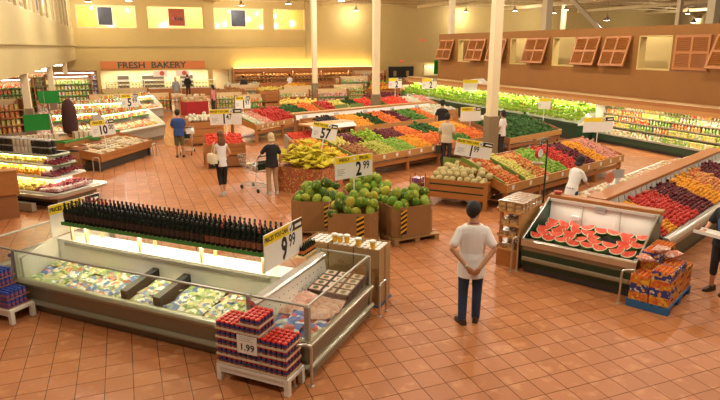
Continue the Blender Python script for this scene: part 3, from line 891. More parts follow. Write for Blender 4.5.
for a, b, n, nm in [(0, 8, 5, 'taller'), (8, 13, 4, 'middle'), (13, 17, 2, 'lower')]:
    for l in range(n):
        z = .217 + l*.122
        x0, x1 = -5.54+.04+a*.06-.03, -5.54+.04+b*.06-.03
        m = MB(); m.box(x0, x1-.003, -.40, -.06, z, z+.005)
        m.box(x0, x1-.003, -.40, -.396, z, z+.022); m.box(x1-.007, x1-.003, -.40, -.06, z, z+.022); m.box(x0, x0+.004, -.40, -.06, z, z+.022)
        tr = tag(m.build('card_tray', mat('tray_blue', (.35,.12,.10), .7)), 'cardboard tray of blue cans in the %s stack at the left edge' % nm, 'tray', 'trays of blue cans'); tr.matrix_world = KM
        for i in range(a, b):
            for j in range(5):
                if not (j == 0 or l == n-1 or i == b-1): continue
                o = put(can_me, 'drink_can', 'blue drink can stacked on the bench at the left edge', 'can', 'blue drink cans', KM @ T(-5.54+.04+i*.06, -.37+j*.062, z+.006))
                sub(canl_me, 'print', o)
                if l == n-1: sub(cant_me, 'can_top', o)
p = thing('price_card', 'small white price card on the blue drink packs', 'sign', kw(-4.85, -.425, .30), KD)
MB().box(-.05,.05,0,.005,0,.11).build('card', 'sign_white', p)
m = MB()
for k in range(2): m.box(-.035,.035,-.0015,0,.03+.03*k,.04+.03*k)
m.build('fine_print', 'sign_grey', p)

# ------------------------------------------------------------------ cartons with yellow cups
for k, (x0, x1) in enumerate([(-1.22, -.84), (-.82, -.42), (-.40, 0.0)]):
    nm = ('left', 'middle', 'right')[k]
    for l in range(2):
        c = kthing('carton', '%s brown cardboard carton in the %s stack behind the freezer end' % (('lower', 'upper')[l], nm), 'carton', (x0+x1)/2, 2.38, .02+.44*l)
        w = (x1-x0)/2
        m = MB(); d = .23
        m.box(-w, w, -d, -d+.008, 0, .435); m.box(-w, w, d-.008, d, 0, .435); m.box(-w, -w+.008, -d+.008, d-.008, 0, .435); m.box(w-.008, w, -d+.008, d-.008, 0, .435); m.box(-w+.008, w-.008, -d+.008, d-.008, 0, .39)
        m.build('box', 'cardboard_pale', c)
        MB().box(-.05, .05, -d-.003, -d, .16, .20).build('hand_hole', 'wood_brown', c)
        MB().box(w, w+.002, -.03, .03, .0, .435).build('tape', 'cardboard', c)
wl_me = MB().lathe([(.040,0),(.043,.004),(.043,.012),(.030,.016)], 12).mesh('cup_lid', 'white_plastic', True)
for k, (x0, x1) in enumerate([(-1.22, -.84), (-.82, -.42), (-.40, 0.0)]):
    for i in range(4):
        for j in range(5):
            put(wl_me, 'cup_lid', 'white round lid packed in the top of the carton stack', 'lid', 'white lids in the cartons', KM @ T(x0+.055+i*.09, 2.195+j*.092, .862))
cup_me = MB().lathe([(.034,0),(.046,.105),(.048,.11)], 12).mesh('cup', 'jar_yellow', True)
cl_me = MB().lathe([(.051,.108),(.052,.122),(.04,.13)], 12).mesh('lid', 'white_plastic', True)
for x, y in ((-.80,2.32),(-.70,2.30),(-.60,2.33),(-.38,2.26),(-.14,2.24)):
    o = put(cup_me, 'yellow_cup', 'yellow cup with white lid standing on the cartons', 'cup', 'yellow cups on the cartons', KM @ T(x, y, .878)); sub(cl_me, 'lid', o)
plt = kthing('pallet', 'low blue pallet under the cup cartons', 'pallet', -.61, 2.38)
MB().box(-.63,.63,-.25,.25,0,.019).build('deck', 'pallet_blue', plt)
# ------------------------------------------------------------------ fruit and vegetable shapes (unit size: about 1 across)
def ball(n=9, m=6, sx=1, sy=1, sz=1, dent=0.0, lump=0.0):
    prof = []
    for i in range(m+1):
        a = -PI/2 + PI*i/m; r, z = math.cos(a)*.5, math.sin(a)*.5
        if dent and i == m: z -= dent; 
        prof.append((max(r, .02), z))
    mb = MB().lathe(prof, n)
    if lump: mb.v = [tuple(c*(1 + lump*math.sin(9*v[0]+3*v[2])*math.cos(7*v[1]-2*v[2])) for c in v) for v in mb.v]
    mb.v = [(v[0]*sx, v[1]*sy, v[2]*sz) for v in mb.v]
    return mb
def pear():
    return MB().lathe([(.05,-.55),(.32,-.48),(.46,-.25),(.42,.0),(.26,.25),(.17,.42),(.04,.50)], 9)
def banana_bunch():
    mb = MB()
    for k in range(5):
        a = (k-2)*.26; pts = []; rs = []
        for q in range(6):
            t = q/5; ang = -1.0 + 2.0*t
            pts.append((math.sin(ang)*.55, (k-2)*.17 + math.sin(a)*.1, .30*math.cos(ang)-.12 + .03*k)); rs.append((.03,.085,.10,.10,.085,.035)[q])
        mb.tube(pts, rs, 6)
    mb.tube([(-.5,-.25,.05),(-.56,0,.08),(-.5,.25,.1)], .05, 5)
    return mb
def leafy():
    """loose head: several curled leaves round a core"""
    mb = ball(7, 4, .6, .6, .55)
    for k in range(9):
        a = 2*PI*k/9 + .3*(k % 2); r = .34 + .08*(k % 2)
        c = Vector((math.cos(a), math.sin(a), 0)); s = Vector((-math.sin(a), math.cos(a), 0)); u = Vector((0,0,1))
        b = c*.15 - u*.2
        mb.add([b - s*.1, b + s*.1, c*r + s*.24 + u*.05, c*(r+.12) + u*.12, c*r - s*.24 + u*.05, c*(r+.05) + s*.12 + u*.34, c*(r+.05) - s*.12 + u*.34],
               [(0,1,2,3,4), (4,3,6), (3,2,5), (3,5,6)])
    return mb
def pepper():
    return MB().lathe([(.12,-.5),(.34,-.42),(.38,-.1),(.46,.25),(.36,.45),(.12,.38)], 8)

fruit_mat('f_melon', [(.10,.22,.02), (.20,.34,.03), (.03,.09,.015), (.32,.42,.05), (.07,.17,.02), (.56,.48,.06)], .45, (.55,.42,.04), 4, .62)
fruit_mat('f_canta', [(.50,.40,.18), (.55,.45,.22), (.45,.38,.16)], .8, (.40,.38,.15), 9, .6, bump=.4)
fruit_mat('f_banana', [(.76,.58,.03), (.66,.56,.04), (.80,.64,.05), (.56,.54,.04)], .5, (.40,.46,.04), 4, .64)
fruit_mat('f_nectar', [(.55,.10,.04), (.60,.22,.05), (.45,.05,.03), (.62,.30,.08)], .45, (.62,.33,.08), 5, .6)
fruit_mat('f_yapple', [(.60,.52,.10), (.62,.55,.16), (.55,.50,.08)], .35)
fruit_mat('f_redyel', [(.58,.10,.05), (.62,.30,.08), (.55,.07,.04), (.60,.42,.10)], .35, (.60,.38,.10), 5, .58)
fruit_mat('f_gapple', [(.20,.36,.04), (.27,.42,.05), (.17,.30,.03)], .3)
fruit_mat('f_red', [(.48,.03,.025), (.55,.05,.03), (.40,.02,.02)], .3)
fruit_mat('f_tomato', [(.62,.05,.02), (.68,.08,.03), (.58,.03,.02)], .25)
fruit_mat('f_plum', [(.10,.015,.02), (.16,.02,.025), (.07,.01,.02)], .35)
fruit_mat('f_orange', [(.72,.30,.02), (.75,.35,.03), (.68,.25,.02)], .45)
fruit_mat('f_orangered', [(.68,.16,.03), (.72,.22,.04), (.62,.10,.03)], .45)
fruit_mat('f_pink', [(.62,.25,.20), (.66,.35,.26), (.55,.18,.14)], .45)
fruit_mat('f_potato', [(.36,.17,.06), (.30,.13,.05), (.42,.21,.08)], .8)
fruit_mat('f_pear', [(.42,.45,.08), (.50,.48,.10), (.36,.40,.06)], .45)
fruit_mat('f_dark', [(.02,.02,.025), (.04,.03,.04), (.015,.02,.02)], .3)
fruit_mat('f_green', [(.07,.20,.03), (.11,.26,.04), (.05,.14,.02)], .5)
fruit_mat('f_darkgreen', [(.03,.09,.02), (.05,.13,.025), (.02,.06,.015)], .5)
fruit_mat('f_lettuce', [(.33,.55,.05), (.44,.62,.07), (.24,.44,.04), (.52,.66,.10)], .55)
fruit_mat('f_white', [(.62,.60,.46), (.66,.62,.50), (.55,.55,.36)], .6)
fruit_mat('f_grape', [(.20,.03,.04), (.28,.04,.05), (.12,.02,.03)], .25)
fruit_mat('f_yellow', [(.70,.52,.08), (.72,.58,.14), (.68,.45,.06)], .4)

S_BALL = ball(); S_SMALL = ball(7, 5)
FRUIT = {}
def fmesh(shape, m):
    k = (shape, m)
    if k not in FRUIT:
        mb = {'ball': lambda: ball(9,6,dent=.06), 'small': lambda: ball(7,5), 'melon': lambda: ball(12,8,.86,.86,1.12), 'canta': lambda: ball(12,8), 'pear': pear,
              'potato': lambda: ball(7,5,1.25,.85,.8,lump=.1), 'banana': banana_bunch, 'leafy': leafy, 'pepper': pepper, 'long': lambda: ball(7,5,1.7,.7,.7), 'head': lambda: ball(8,5,1,1,.8,lump=.08)}[shape]()
        FRUIT[k] = (mb, mb.mesh(shape, m, 'all'))
    return FRUIT[k]
INDIV = {}
def pile(F, u0, u1, v0, v1, z0, z1, shape, m, d, name=None, label=None, cat=None, group=None, indiv=300, mound=0.0, second=.3, flat=1.0, spin=True, heap_name=None, holes=0.0, fill=False):
    """fruit laid in rows on a sloping bed (z0 at v0, z1 at v1), with some more on top; individuals up to indiv, the rest one heap"""
    mb, me = fmesh(shape, m)
    pos = []
    st = d*.95; nv = max(1, int((v1-v0)/(st*.9))); nu = max(1, int((u1-u0)/st))
    for j in range(nv):
        for i in range(nu):
            a = u0 + (i + .5 + .25*(j % 2) - .12)*(u1-u0)/nu; b = v0 + (j+.5)*(v1-v0)/nv
            t = (b-v0)/(v1-v0)
            hu, hv = (a-u0)/(u1-u0)*2-1, t*2-1
            z = z0 + (z1-z0)*t + d*(.22 if fill else .42) + mound*max(0, (1-hu*hu))*max(0, (1-hv*hv))
            if random.random() < holes: continue
            pos.append((a + random.uniform(-.2,.2)*d, b + random.uniform(-.2,.2)*d, z + random.uniform(-.08,.12)*d))
            if random.random() < second: pos.append((a + .4*d, b + .3*d, z + d*.68))
            if fill:                                  # lower layers under the mound
                zz = z - d*.42
                while zz > z0 + (z1-z0)*t + d*.12: pos.append((a + random.uniform(-.2,.2)*d, b + random.uniform(-.2,.2)*d, zz)); zz -= d*.42
    mats = []
    for p in pos:
        s = d*random.uniform(.92, 1.06)
        rot = rotm(random.uniform(-PI,PI) if spin == True else random.uniform(-.4,.4), random.uniform(-.5,.5), random.uniform(-PI,PI)) if spin else Matrix.Identity(4)
        mats.append(F @ T(*p) @ rot @ scl(s, s, s*flat))
    key = group or label or m
    have = INDIV.get(key, 0)
    # the ones nearest the camera stay individuals
    camp = Vector((0,0,3.75))
    order = sorted(range(len(mats)), key=lambda i: (mats[i].translation - camp).length)
    n = max(0, min(len(mats), indiv - have))
    ind, rest = order[:n], order[n:]
    if name:
        for i in ind: put(me, name, label, cat, group, mats[i])
        INDIV[key] = have + n
    else: rest = order
    if rest:
        big = MB()
        for i in rest: big.add([mats[i] @ Vector(v) for v in mb.v], mb.f)
        o = big.build(heap_name or ((name or shape) + '_heap'), m, None, 'all')
        stuff(o); o['label'] = ('more of the ' + label if name and n else label); o['category'] = cat
    return

# ------------------------------------------------------------------ wooden produce table
card_me = MB().box(-.045,.045,-.004,0,-.055,.055).mesh('price_tag', 'sign_white')
def produce_table(label, x, y, deg, L, D, zf, zb, legs=4, tags=None, dividers=(), wood_m='wood_orange', back=True, lip=.12, group=None, ends=True):
    t = thing('produce_table', label, 'table', (x, y, 0), deg, group)
    MB().prism([(0, zf-.05), (D, zb-.05), (D, zb), (0, zf)], .0, L).build('bed', 'wood_brown', t)
    MB().box(0, L, -.035, 0, zf-.08, zf+lip).build('front_board', 'wood_light', t)
    MB().box(0, L, .03, .07, zf-.27, zf-.15).build('front_rail', wood_m, t)
    if back: MB().box(0, L, D, D+.04, zb-.3, zb+.08).build('back_board', wood_m, t)
    if ends:
        for xx in (-.03, L): MB().prism([(-.03, zf-.1), (D+.03, zb-.1), (D+.03, zb+.08), (-.03, zf+lip)], xx, xx+.03).build('end_board', wood_m, t)
    for k in range(legs):
        xx = .04 + (L-.16)*k/(legs-1)
        MB().box(xx, xx+.09, .02, .11, 0, zf-.06).build('leg', wood_m, t)
        MB().box(xx, xx+.09, D-.12, D-.03, 0, zb-.08).build('leg', wood_m, t)
    for b in range(2):
        MB().box(.05, L-.05, .2+b*(D-.4)*.55, .2+b*(D-.4)*.55+(D-.4)*.42, .16, .19).build('lower_board', 'wood_brown', t)
    for q in (tags if tags is not None else [L*(k+.5)/6 for k in range(6)]):
        o = sub(card_me, 'price_tag', t, T(q, -.037, zf+.03))
    for q in dividers:
        MB().prism([(0, zf), (D, zb), (D, zb+.20), (.05, zf+.17)], q-.015, q+.015).build('divider', 'fascia_green', t)
    return t

# ------------------------------------------------------------------ cardboard bins of green melons on pallets
def melon_bin(x, y, deg, w, label, hz, fl, seed):
    F = fr(x, y, deg)
    p = thing('pallet', 'wooden pallet under the ' + label, 'pallet', (x, y, 0), deg)
    for k in range(5): MB().box(-w/2-.04, w/2+.04, -w/2-.04+k*(w-.05)/4, -w/2+.09+k*(w-.05)/4, .095, .118).build('deck_board', 'wood_pallet', p)
    for a in (-w/2-.04, -.04, w/2-.06): MB().box(a, a+.1, -w/2-.04, w/2+.04, 0, .095).build('bearer', 'wood_pallet', p)
    b = thing('melon_bin', label, 'bin', (x, y, .12), deg)
    c = w*.17; h = .62; r = w/2
    def octo(r, c): return [(-r+c,-r),(r-c,-r),(r,-r+c),(r,r-c),(r-c,r),(-r+c,r),(-r,r-c),(-r,-r+c)]
    mb = MB(); o, i = octo(r, c), octo(r-.012, c)
    n = 8; vs = [(x_,y_,0) for x_,y_ in o] + [(x_,y_,h) for x_,y_ in o] + [(x_,y_,h) for x_,y_ in i] + [(x_,y_,.3) for x_,y_ in i]
    fs = [tuple(range(7,-1,-1)), tuple(range(24,32))]
    for q in (0, 8, 16):
        for k in range(8): j = (k+1) % 8; fs.append((q+k, q+j, q+8+j, q+8+k))
    mb.add(vs, fs).build('box', 'cardboard', b)
    hx = hz
    hb = MB().box(hx-.07, hx+.07, -r-.004, -r, .08, h-.06).build('hazard_strip', 'sign_black', b)
    for k in range(5):
        z = .10 + k*.095
        MB().add([(hx-.07,-r-.0055,z),(hx+.07,-r-.0055,z+.07),(hx+.07,-r-.0055,z+.115),(hx-.07,-r-.0055,z+.045)], [(0,1,2,3)]).build('stripe', 'hazard_yellow', hb)
    MB().lathe([(.03,0),(.03,.003)], 10, M=T(r-.07, -r+.1, h-.12) @ rotm(0, R(90), 0) @ T(0,0,.0)).build('sticker', 'sign_white', b)
    random.seed(seed)
    FF = F @ T(0,0,.12)
    pile(FF, -r+.05, r-.05, -r+.05, r-.05, h-.14, h-.14, 'melon', 'f_melon', .22, 'green_melon', 'green and yellow melon in the ' + fl, 'melon', 'melons in the ' + fl, mound=.16, second=.45)
    return b
melon_bin(5.06, 10.38, 6, .96, 'brown cardboard bin of green melons nearest the man in white', -.3, 'right hand cardboard bin', 3)
melon_bin(3.92, 10.28, -22, .96, 'brown cardboard bin of green melons right behind the cup cartons', .14, 'front cardboard bin', 4)
melon_bin(3.52, 11.40, -24, .96, 'brown cardboard bin of green melons beside the blond shopper', .28, 'left cardboard bin', 5)
melon_bin(4.72, 11.52, -8, .96, 'brown cardboard bin of green melons at the back of the group', 0, 'rear cardboard bin', 6)
price_sign('2.99 price sign on a white post over the melon bins', 4.22, 11.0, 1.16, 13, .92, .46, '2', '99', post=.7, numx=.12, roll=1, weekly=True)

# ------------------------------------------------------------------ banana stand made of printed cartons
print_mat('banana_carton', (.40,.14,.05), [(.52,.07,.035), (.26,.09,.04), (.60,.40,.08)], 30, .7, amount=.42)
BF = fr(4.52, 14.08, 44)
ct_me = MB().bbox(0,.40,0,.46,0,.225,.006).mesh('banana_carton', 'banana_carton')
for l in range(3):
    for i in range(3):
        for j in range(3):
            if 0 < i and 0 < j and l < 2: continue
            put(ct_me, 'banana_carton', 'printed red and yellow banana carton stacked under the bananas', 'carton', 'banana cartons', BF @ T(i*.405, j*.465, l*.228))
random.seed(11)
pile(BF, -.05, 1.24, -.07, 1.43, .68, .72, 'banana', 'f_banana', .21, 'banana_bunch', 'bunch of yellow green bananas on the carton stand', 'bananas', 'bananas on the cartons', mound=.36, second=.5, spin=2, fill=True)
price_sign('57 cent price sign standing behind the bananas', 4.74, 14.62, 1.40, -5, .66, .43, '57', None, 'PRICES YOU CAN', post=.5, numx=.04, roll=-11)

# ------------------------------------------------------------------ cantaloupe bin
CF = fr(6.63, 12.37, -47)
c = thing('cantaloupe_bin', 'slatted wooden bin full of pale cantaloupes', 'bin', (6.63, 12.37, 0), -47)
W, D = 1.47, 1.35
for k, (a, b, m) in enumerate([(.22,.36,'wood_orange'), (.36,.40,'case_green'), (.40,.53,'wood_orange'), (.53,.57,'case_green'), (.57,.67,'wood_orange')]):
    e = 0 if m == 'wood_orange' else .012
    n = 'slat' if e == 0 else 'liner_band'
    MB().box(0, W, e, .03, a, b).build(n, m, c); MB().box(0, W, D-.03, D-e, a, b).build(n, m, c)
    MB().box(e, .03, .03, D-.03, a, b).build(n, m, c); MB().box(W-.03, W-e, .03, D-.03, a, b).build(n, m, c)
for x in (-.02, W-.07):
    for y in (-.02, D-.07): MB().box(x, x+.09, y, y+.09, 0, .69).build('leg', 'wood_orange', c)
MB().box(.03, W-.03, .03, D-.03, .3, .56).build('false_floor', 'wood_brown', c)
random.seed(12)
pile(CF, .04, W-.04, .04, D-.04, .56, .62, 'canta', 'f_canta', .17, 'cantaloupe', 'round netted cantaloupe heaped in the slatted wooden bin', 'melon', 'cantaloupes', mound=.17, second=.35)
price_sign('1.99 price sign on a white post over the cantaloupes', 7.86, 12.35, 1.10, -8, .98, .42, '1', '99', 'PRICES YOU CAN', post=.55, numx=-.06, roll=-11)
g_ = thing('bin_fascia', 'olive green sloping panel behind the cantaloupe bin', 'panel', (7.55, 13.2, 0), -18)
MB().quad((0,0,.62), (1.35,0,.42), (1.35,.06,.80), (0,.06,.98), .02).build('panel', 'fascia_green', g_)
for q in (.1, 1.2): MB().box(q, q+.05, .02, .07, 0, .6).build('leg', 'wood_orange', g_)
rk = thing('wire_rack', 'small rack of purple boxes at the left of the cantaloupe bin', 'rack', (6.72, 12.78, 0), -47)
for x in (-.33, -.05):
    for y in (0, .35): MB().box(x, x+.02, y, y+.02, 0, .62).build('upright', 'wood_brown', rk)
for z in (.08, .25, .42): MB().box(-.33, -.03, 0, .37, z, z+.015).build('shelf', 'wood_brown', rk)
pb = MB().bbox(-.12,.12,-.15,.15,0,.11,.005).mesh('purple_box', print_mat('purple_box', (.16,.06,.20), [(.6,.5,.5), (.5,.1,.1)], 16, amount=.4))
for z in (.095, .265, .435): put(pb, 'purple_box', 'purple fruit box on the small rack by the cantaloupes', 'box', 'purple boxes', fr(6.72, 12.78, -47) @ T(-.18, .19, z+.001))

# ------------------------------------------------------------------ stone fruit table on the right with the hanging scale
PF = fr(8.1, 11.21, 20.5)
PL = 6.05
produce_table('long wooden fruit table with green dividers and sections of peaches and apples', 8.1, 11.21, 20.5, PL, 1.35, .50, .92, 5, [.25,1.0,1.75,2.5,3.25,3.9,4.6,5.2,5.8], (.02, .86))
secs = [(.05,.82,'ball','f_nectar','red and yellow nectarine'), (.90,1.45,'ball','f_yapple','pale yellow apple'), (1.45,2.1,'ball','f_redyel','red and yellow apple'), (2.1,3.0,'ball','f_gapple','green apple'),
        (3.0,3.8,'ball','f_red','red apple'), (3.8,4.55,'ball','f_plum','dark purple plum'), (4.55,5.2,'ball','f_orange','orange apricot'), (5.2,6.0,'ball','f_pink','pink blushed peach')]
random.seed(13)
for a, b, s, m, l in secs:
    pile(PF, a, b, .02, 1.30, .50, .92, s, m, .088, l.replace(' and','').replace(' ','_'), l + ' on the long table with the hanging scale', 'fruit', l + 's on the scale table', indiv=130, mound=.10, second=.1)
price_sign('blank white sign with yellow banner over the pink peaches', 14.3, 15.0, 1.05, -8, 1.1, .48, None, None, '', post=.5, tick=True, small=False)
sc = thing('hanging_scale', 'red and white dial scale hanging from a dark green gooseneck pole', 'scale', (9.40, 11.50, 0), 20)
MB().tube([(0,-.04,0),(0,-.04,1.45),(-.02,-.04,1.54),(-.09,-.04,1.60),(-.20,-.04,1.60),(-.27,-.04,1.55),(-.29,-.04,1.46)], .022, 8).build('pole', 'case_green', sc, True)
rx = Matrix.Rotation(R(90), 4, 'X')
d_ = MB().lathe([(.13,0),(.13,.06),(.12,.07)], 20, M=T(-.29,.03,1.28) @ rx).build('dial_case', mat('scale_red', (.55,.03,.02), .35), sc, True)
MB().lathe([(.105,0),(.105,.004)], 20, M=T(-.29,-.041,1.28) @ rx).build('dial_face', 'sign_white', d_)
MB().box(-.294,-.286,-.047,-.045,1.28,1.36).build('needle', 'sign_black', d_)
MB().tube([(-.29,0,1.46),(-.29,0,1.40)], .01).build('hook', 'dark_metal', sc)
MB().lathe([(.02,.98),(.12,1.0),(.15,1.05),(.145,1.05),(.11,1.01)], 14, (-.29,0,0)).build('pan', 'steel', sc, True)
for a in range(3): MB().tube([(-.29+.14*math.cos(a*2.1), .14*math.sin(a*2.1), 1.05), (-.29, 0, 1.16)], .004, 4).build('chain', 'steel', sc)

# ------------------------------------------------------------------ middle tables
M1 = fr(5.16, 15.08, 21)
produce_table('long wooden vegetable table with price tags behind the shopper with the basket', 5.16, 15.08, 21, 7.6, 2.0, .56, .98, 6, [1.4,1.95,2.5,3.05,3.6,4.15,4.7,5.5,6.3], (.9,), back=True)
random.seed(14)
row1 = [(.05,.86,'ball','f_orange','orange',.085), (.95,1.9,'potato','f_potato','brown potato',.085), (1.9,2.75,'pear','f_pear','yellow green pear',.085), (2.75,3.6,'ball','f_gapple','green lime',.08),
        (3.6,4.4,'ball','f_orange','ripe orange',.09), (4.4,5.6,'ball','f_orangered','orange red persimmon',.09), (5.6,6.4,'pepper','f_green','green pepper',.1), (6.4,7.5,'ball','f_orangered','bright orange tangerine',.085)]
for a, b, s, m, l, d in row1:
    pile(M1, a, b, .02, 1.15, .56, .80, s, m, d, l.replace(' ','_'), l + ' in the front row of the long vegetable table', 'produce', l + 's in the front row', indiv=130, mound=.09, second=.12)
row1b = [(.05,.86,'ball','f_orange'), (.95,1.7,'ball','f_yapple'), (1.7,2.3,'ball','f_plum'), (2.3,3.2,'leafy','f_lettuce'), (3.2,4.2,'ball','f_plum'), (4.2,5.0,'ball','f_orangered'), (5.0,6.0,'pepper','f_darkgreen'), (6.0,7.5,'ball','f_orange')]
names = ['small oranges', 'yellow apples', 'plums', 'lettuces', 'purple plums', 'tangerines', 'dark green peppers', 'oranges']
for (a, b, s, m), l in zip(row1b, names):
    pile(M1, a, b, 1.15, 1.95, .80, .98, s, m, .1 if s == 'ball' else .14, None, 'heap of %s along the back of the long vegetable table' % l, 'produce', mound=.05, second=.05, heap_name=l.replace(' ','_')+'_heap')

M2 = fr(6.85, 20.85, 19.5)
produce_table('second vegetable table with a wooden ridge and a white tag strip', 6.85, 20.85, 19.5, 7.2, 1.55, .62, .95, 5, [], (), ends=True)
random.seed(15)
row2 = [(.5,1.5,'long','f_dark','eggplants'), (1.5,2.6,'ball','f_orange','oranges'), (2.6,3.3,'leafy','f_darkgreen','dark greens'), (3.3,4.1,'pepper','f_orangered','orange peppers'), (4.1,4.8,'long','f_plum','purple eggplants'),
        (4.8,5.8,'long','f_green','cucumbers'), (5.8,6.4,'pepper','f_orangered','red orange peppers'), (6.4,7.1,'head','f_white','cauliflowers')]
for a, b, s, m, l in row2:
    pile(M2, a, b, .03, 1.45, .62, .95, s, m, .11, None, 'heap of %s on the table below the white tag strip' % l, 'produce', mound=.08, second=.1, heap_name=l.replace(' ','_')+'_heap')
rd = thing('shelf_ridge', 'long wooden ridge with white tag strip between the vegetable tables', 'shelf', M2 @ Vector((0, 1.62, 0)), 19.5)
MB().box(-.3, 7.6, .0, .34, 1.18, 1.24).build('top_board', 'wood_light', rd)
MB().quad((-.2,-.05,.98), (7.5,-.05,.98), (7.5,.02,1.18), (-.2,.02,1.18), .015).build('tag_strip', 'white_plastic', rd)
for k in range(14): MB().quad((.1+k*.53,-.058,1.0), (.35+k*.53,-.058,1.0), (.35+k*.53,.0,1.14), (.1+k*.53,.0,1.14), .004).build('shelf_tag', 'sign_white' if k % 3 else 'sign_grey', rd)
for k in range(6): MB().box(-.1+k*1.5, -.02+k*1.5, .08, .3, 0, 1.18).build('upright', 'wood_brown', rd)
# wooden end unit with a pale lid at the left of the ridge
eu = thing('end_shelf_unit', 'wooden end unit with white slanted lid and dark shelves', 'shelf', (6.35, 18.55, 0), 20)
for x in (0, .95): MB().box(x, x+.05, 0, .7, 0, 1.22).build('side', 'wood_orange', eu)
for z in (.1, .45, .8, 1.15): MB().box(.05, .95, 0, .7, z, z+.03).build('shelf', 'wood_brown', eu)
MB().quad((-.9,-.15,1.15), (.95,-.15,1.15), (.95,.05,1.27), (-.9,.05,1.27), .02).build('lid', 'white_plastic', eu)
MB().box(-.9, 1.05, .05, .72, 1.23, 1.28).build('top_board', 'wood_light', eu)
jar2 = MB().lathe([(.045,0),(.05,.01),(.05,.14),(.035,.17),(.035,.2)], 8).mesh('jar', fruit_mat('jars_dark', [(.05,.06,.03),(.12,.05,.03),(.20,.12,.05)], .3), True)
for z in (.48, .83):
    for i in range(7):
        put(jar2, 'jar', 'dark jar on the wooden end unit by the steel fruit case', 'jar', 'jars on the wooden end unit', fr(6.35,18.55,20) @ T(.13+.12*i, .12, z+.001))
# small steel refrigerated case with red fruit behind the bananas
sc2 = thing('steel_fruit_case', 'small steel refrigerated case with red fruit behind the bananas', 'case', (5.0, 17.75, 0), 18)
MB().prism([(0,.35),(.95,.35),(.95,1.0),(.1,.66),(0,.64)], 0, 1.25).build('body', 'steel_soft', sc2)
MB().box(-.02, 1.27, -.05, .02, .58, .68).build('bumper', 'steel', sc2)
for x in (.03, 1.14):
    for y in (.05, .82): MB().box(x, x+.08, y, y+.08, 0, .35).build('leg', 'dark_metal', sc2)
pile(fr(5.0,17.75,18), .05, 1.2, .12, .92, .68, .99, 'small', 'f_tomato', .075, 'red_tomato', 'red tomato in the small steel case behind the bananas', 'tomato', 'tomatoes in the steel case', indiv=170, second=.05)

# ------------------------------------------------------------------ tomato crate stand and table further back
ts = thing('tomato_stand', 'slatted wooden crate stand full of tomatoes beside the walking woman', 'stand', (2.2, 18.75, 0), -3)
W, D = 1.22, .95
for k in range(3): MB().box(0, W, -.02, 0, .42+k*.13, .52+k*.13).build('slat', 'wood_orange', ts)
for k in range(3): MB().box(W, W+.02, 0, D, .42+k*.13, .52+k*.13).build('slat', 'wood_orange', ts); MB().box(-.02, 0, 0, D, .42+k*.13, .52+k*.13).build('slat', 'wood_orange', ts)
MB().prism([(0,.40),(D,.40),(D,.92),(0,.72)], .01, W-.01).build('bed', 'wood_brown', ts)
MB().box(0, .62, .02, .7, .05, .40).build('crate', 'dark_metal', ts)
for k in range(5): MB().box(.02+k*.125, .09+k*.125, .0, .018, .08, .37).build('crate_slat', 'black_plastic', ts)
MB().box(.64, W, .04, .7, .05, .38).build('lower_box', 'wood_brown', ts)
for x in (-.02, W-.06):
    for y in (-.02, D-.06): MB().box(x, x+.08, y, y+.08, 0, .82).build('leg', 'wood_orange', ts)
random.seed(16)
pile(fr(2.2,18.75,-3), .04, W-.04, .02, .92, .72, .92, 'ball', 'f_tomato', .085, 'tomato', 'red tomato in the slatted crate stand beside the walking woman', 'tomato', 'tomatoes in the crate stand', mound=.06, second=.2)
price_sign('1.47 price sign over the tomato crate stand', 2.96, 19.25, 1.32, -2, 1.0, .50, '1', '47', 'PRICES YOU CAN', post=.5, numx=-.06)

produce_table('wooden table of onions and red peppers in the middle distance', 4.74, 23.28, 41, 5.6, 1.35, .62, 1.0, 4, [.4,.75,1.1,1.45,1.9,2.6], (.02,))
TF = fr(4.74, 23.28, 41)
random.seed(17)
pile(TF, .1, .75, .02, 1.3, .62, 1.0, 'head', 'f_white', .12, 'white_onion', 'white onion on the left end of the pepper table', 'onion', 'onions on the pepper table', mound=.05, second=.1)
pile(TF, .75, 1.4, .02, 1.3, .62, 1.0, 'ball', 'f_pink', .1, 'pink_onion', 'pink onion on the pepper table', 'onion', 'pink onions on the pepper table', mound=.05, second=.1)
pile(TF, 1.4, 3.1, .02, 1.3, .62, 1.0, 'pepper', 'f_red', .12, 'red_pepper', 'red bell pepper heaped high on the middle table', 'pepper', 'red bell peppers', mound=.18, second=.2)
pile(TF, 3.1, 4.4, .02, 1.3, .62, 1.0, 'pepper', 'f_darkgreen', .12, 'green_pepper', 'green bell pepper heaped beside the red ones', 'pepper', 'green bell peppers', mound=.15, second=.2)
pile(TF, 4.4, 5.5, .02, 1.3, .62, 1.0, 'pepper', 'f_orangered', .12, 'orange_pepper', 'orange bell pepper heaped beside the green ones', 'pepper', 'orange bell peppers', mound=.12, second=.2)

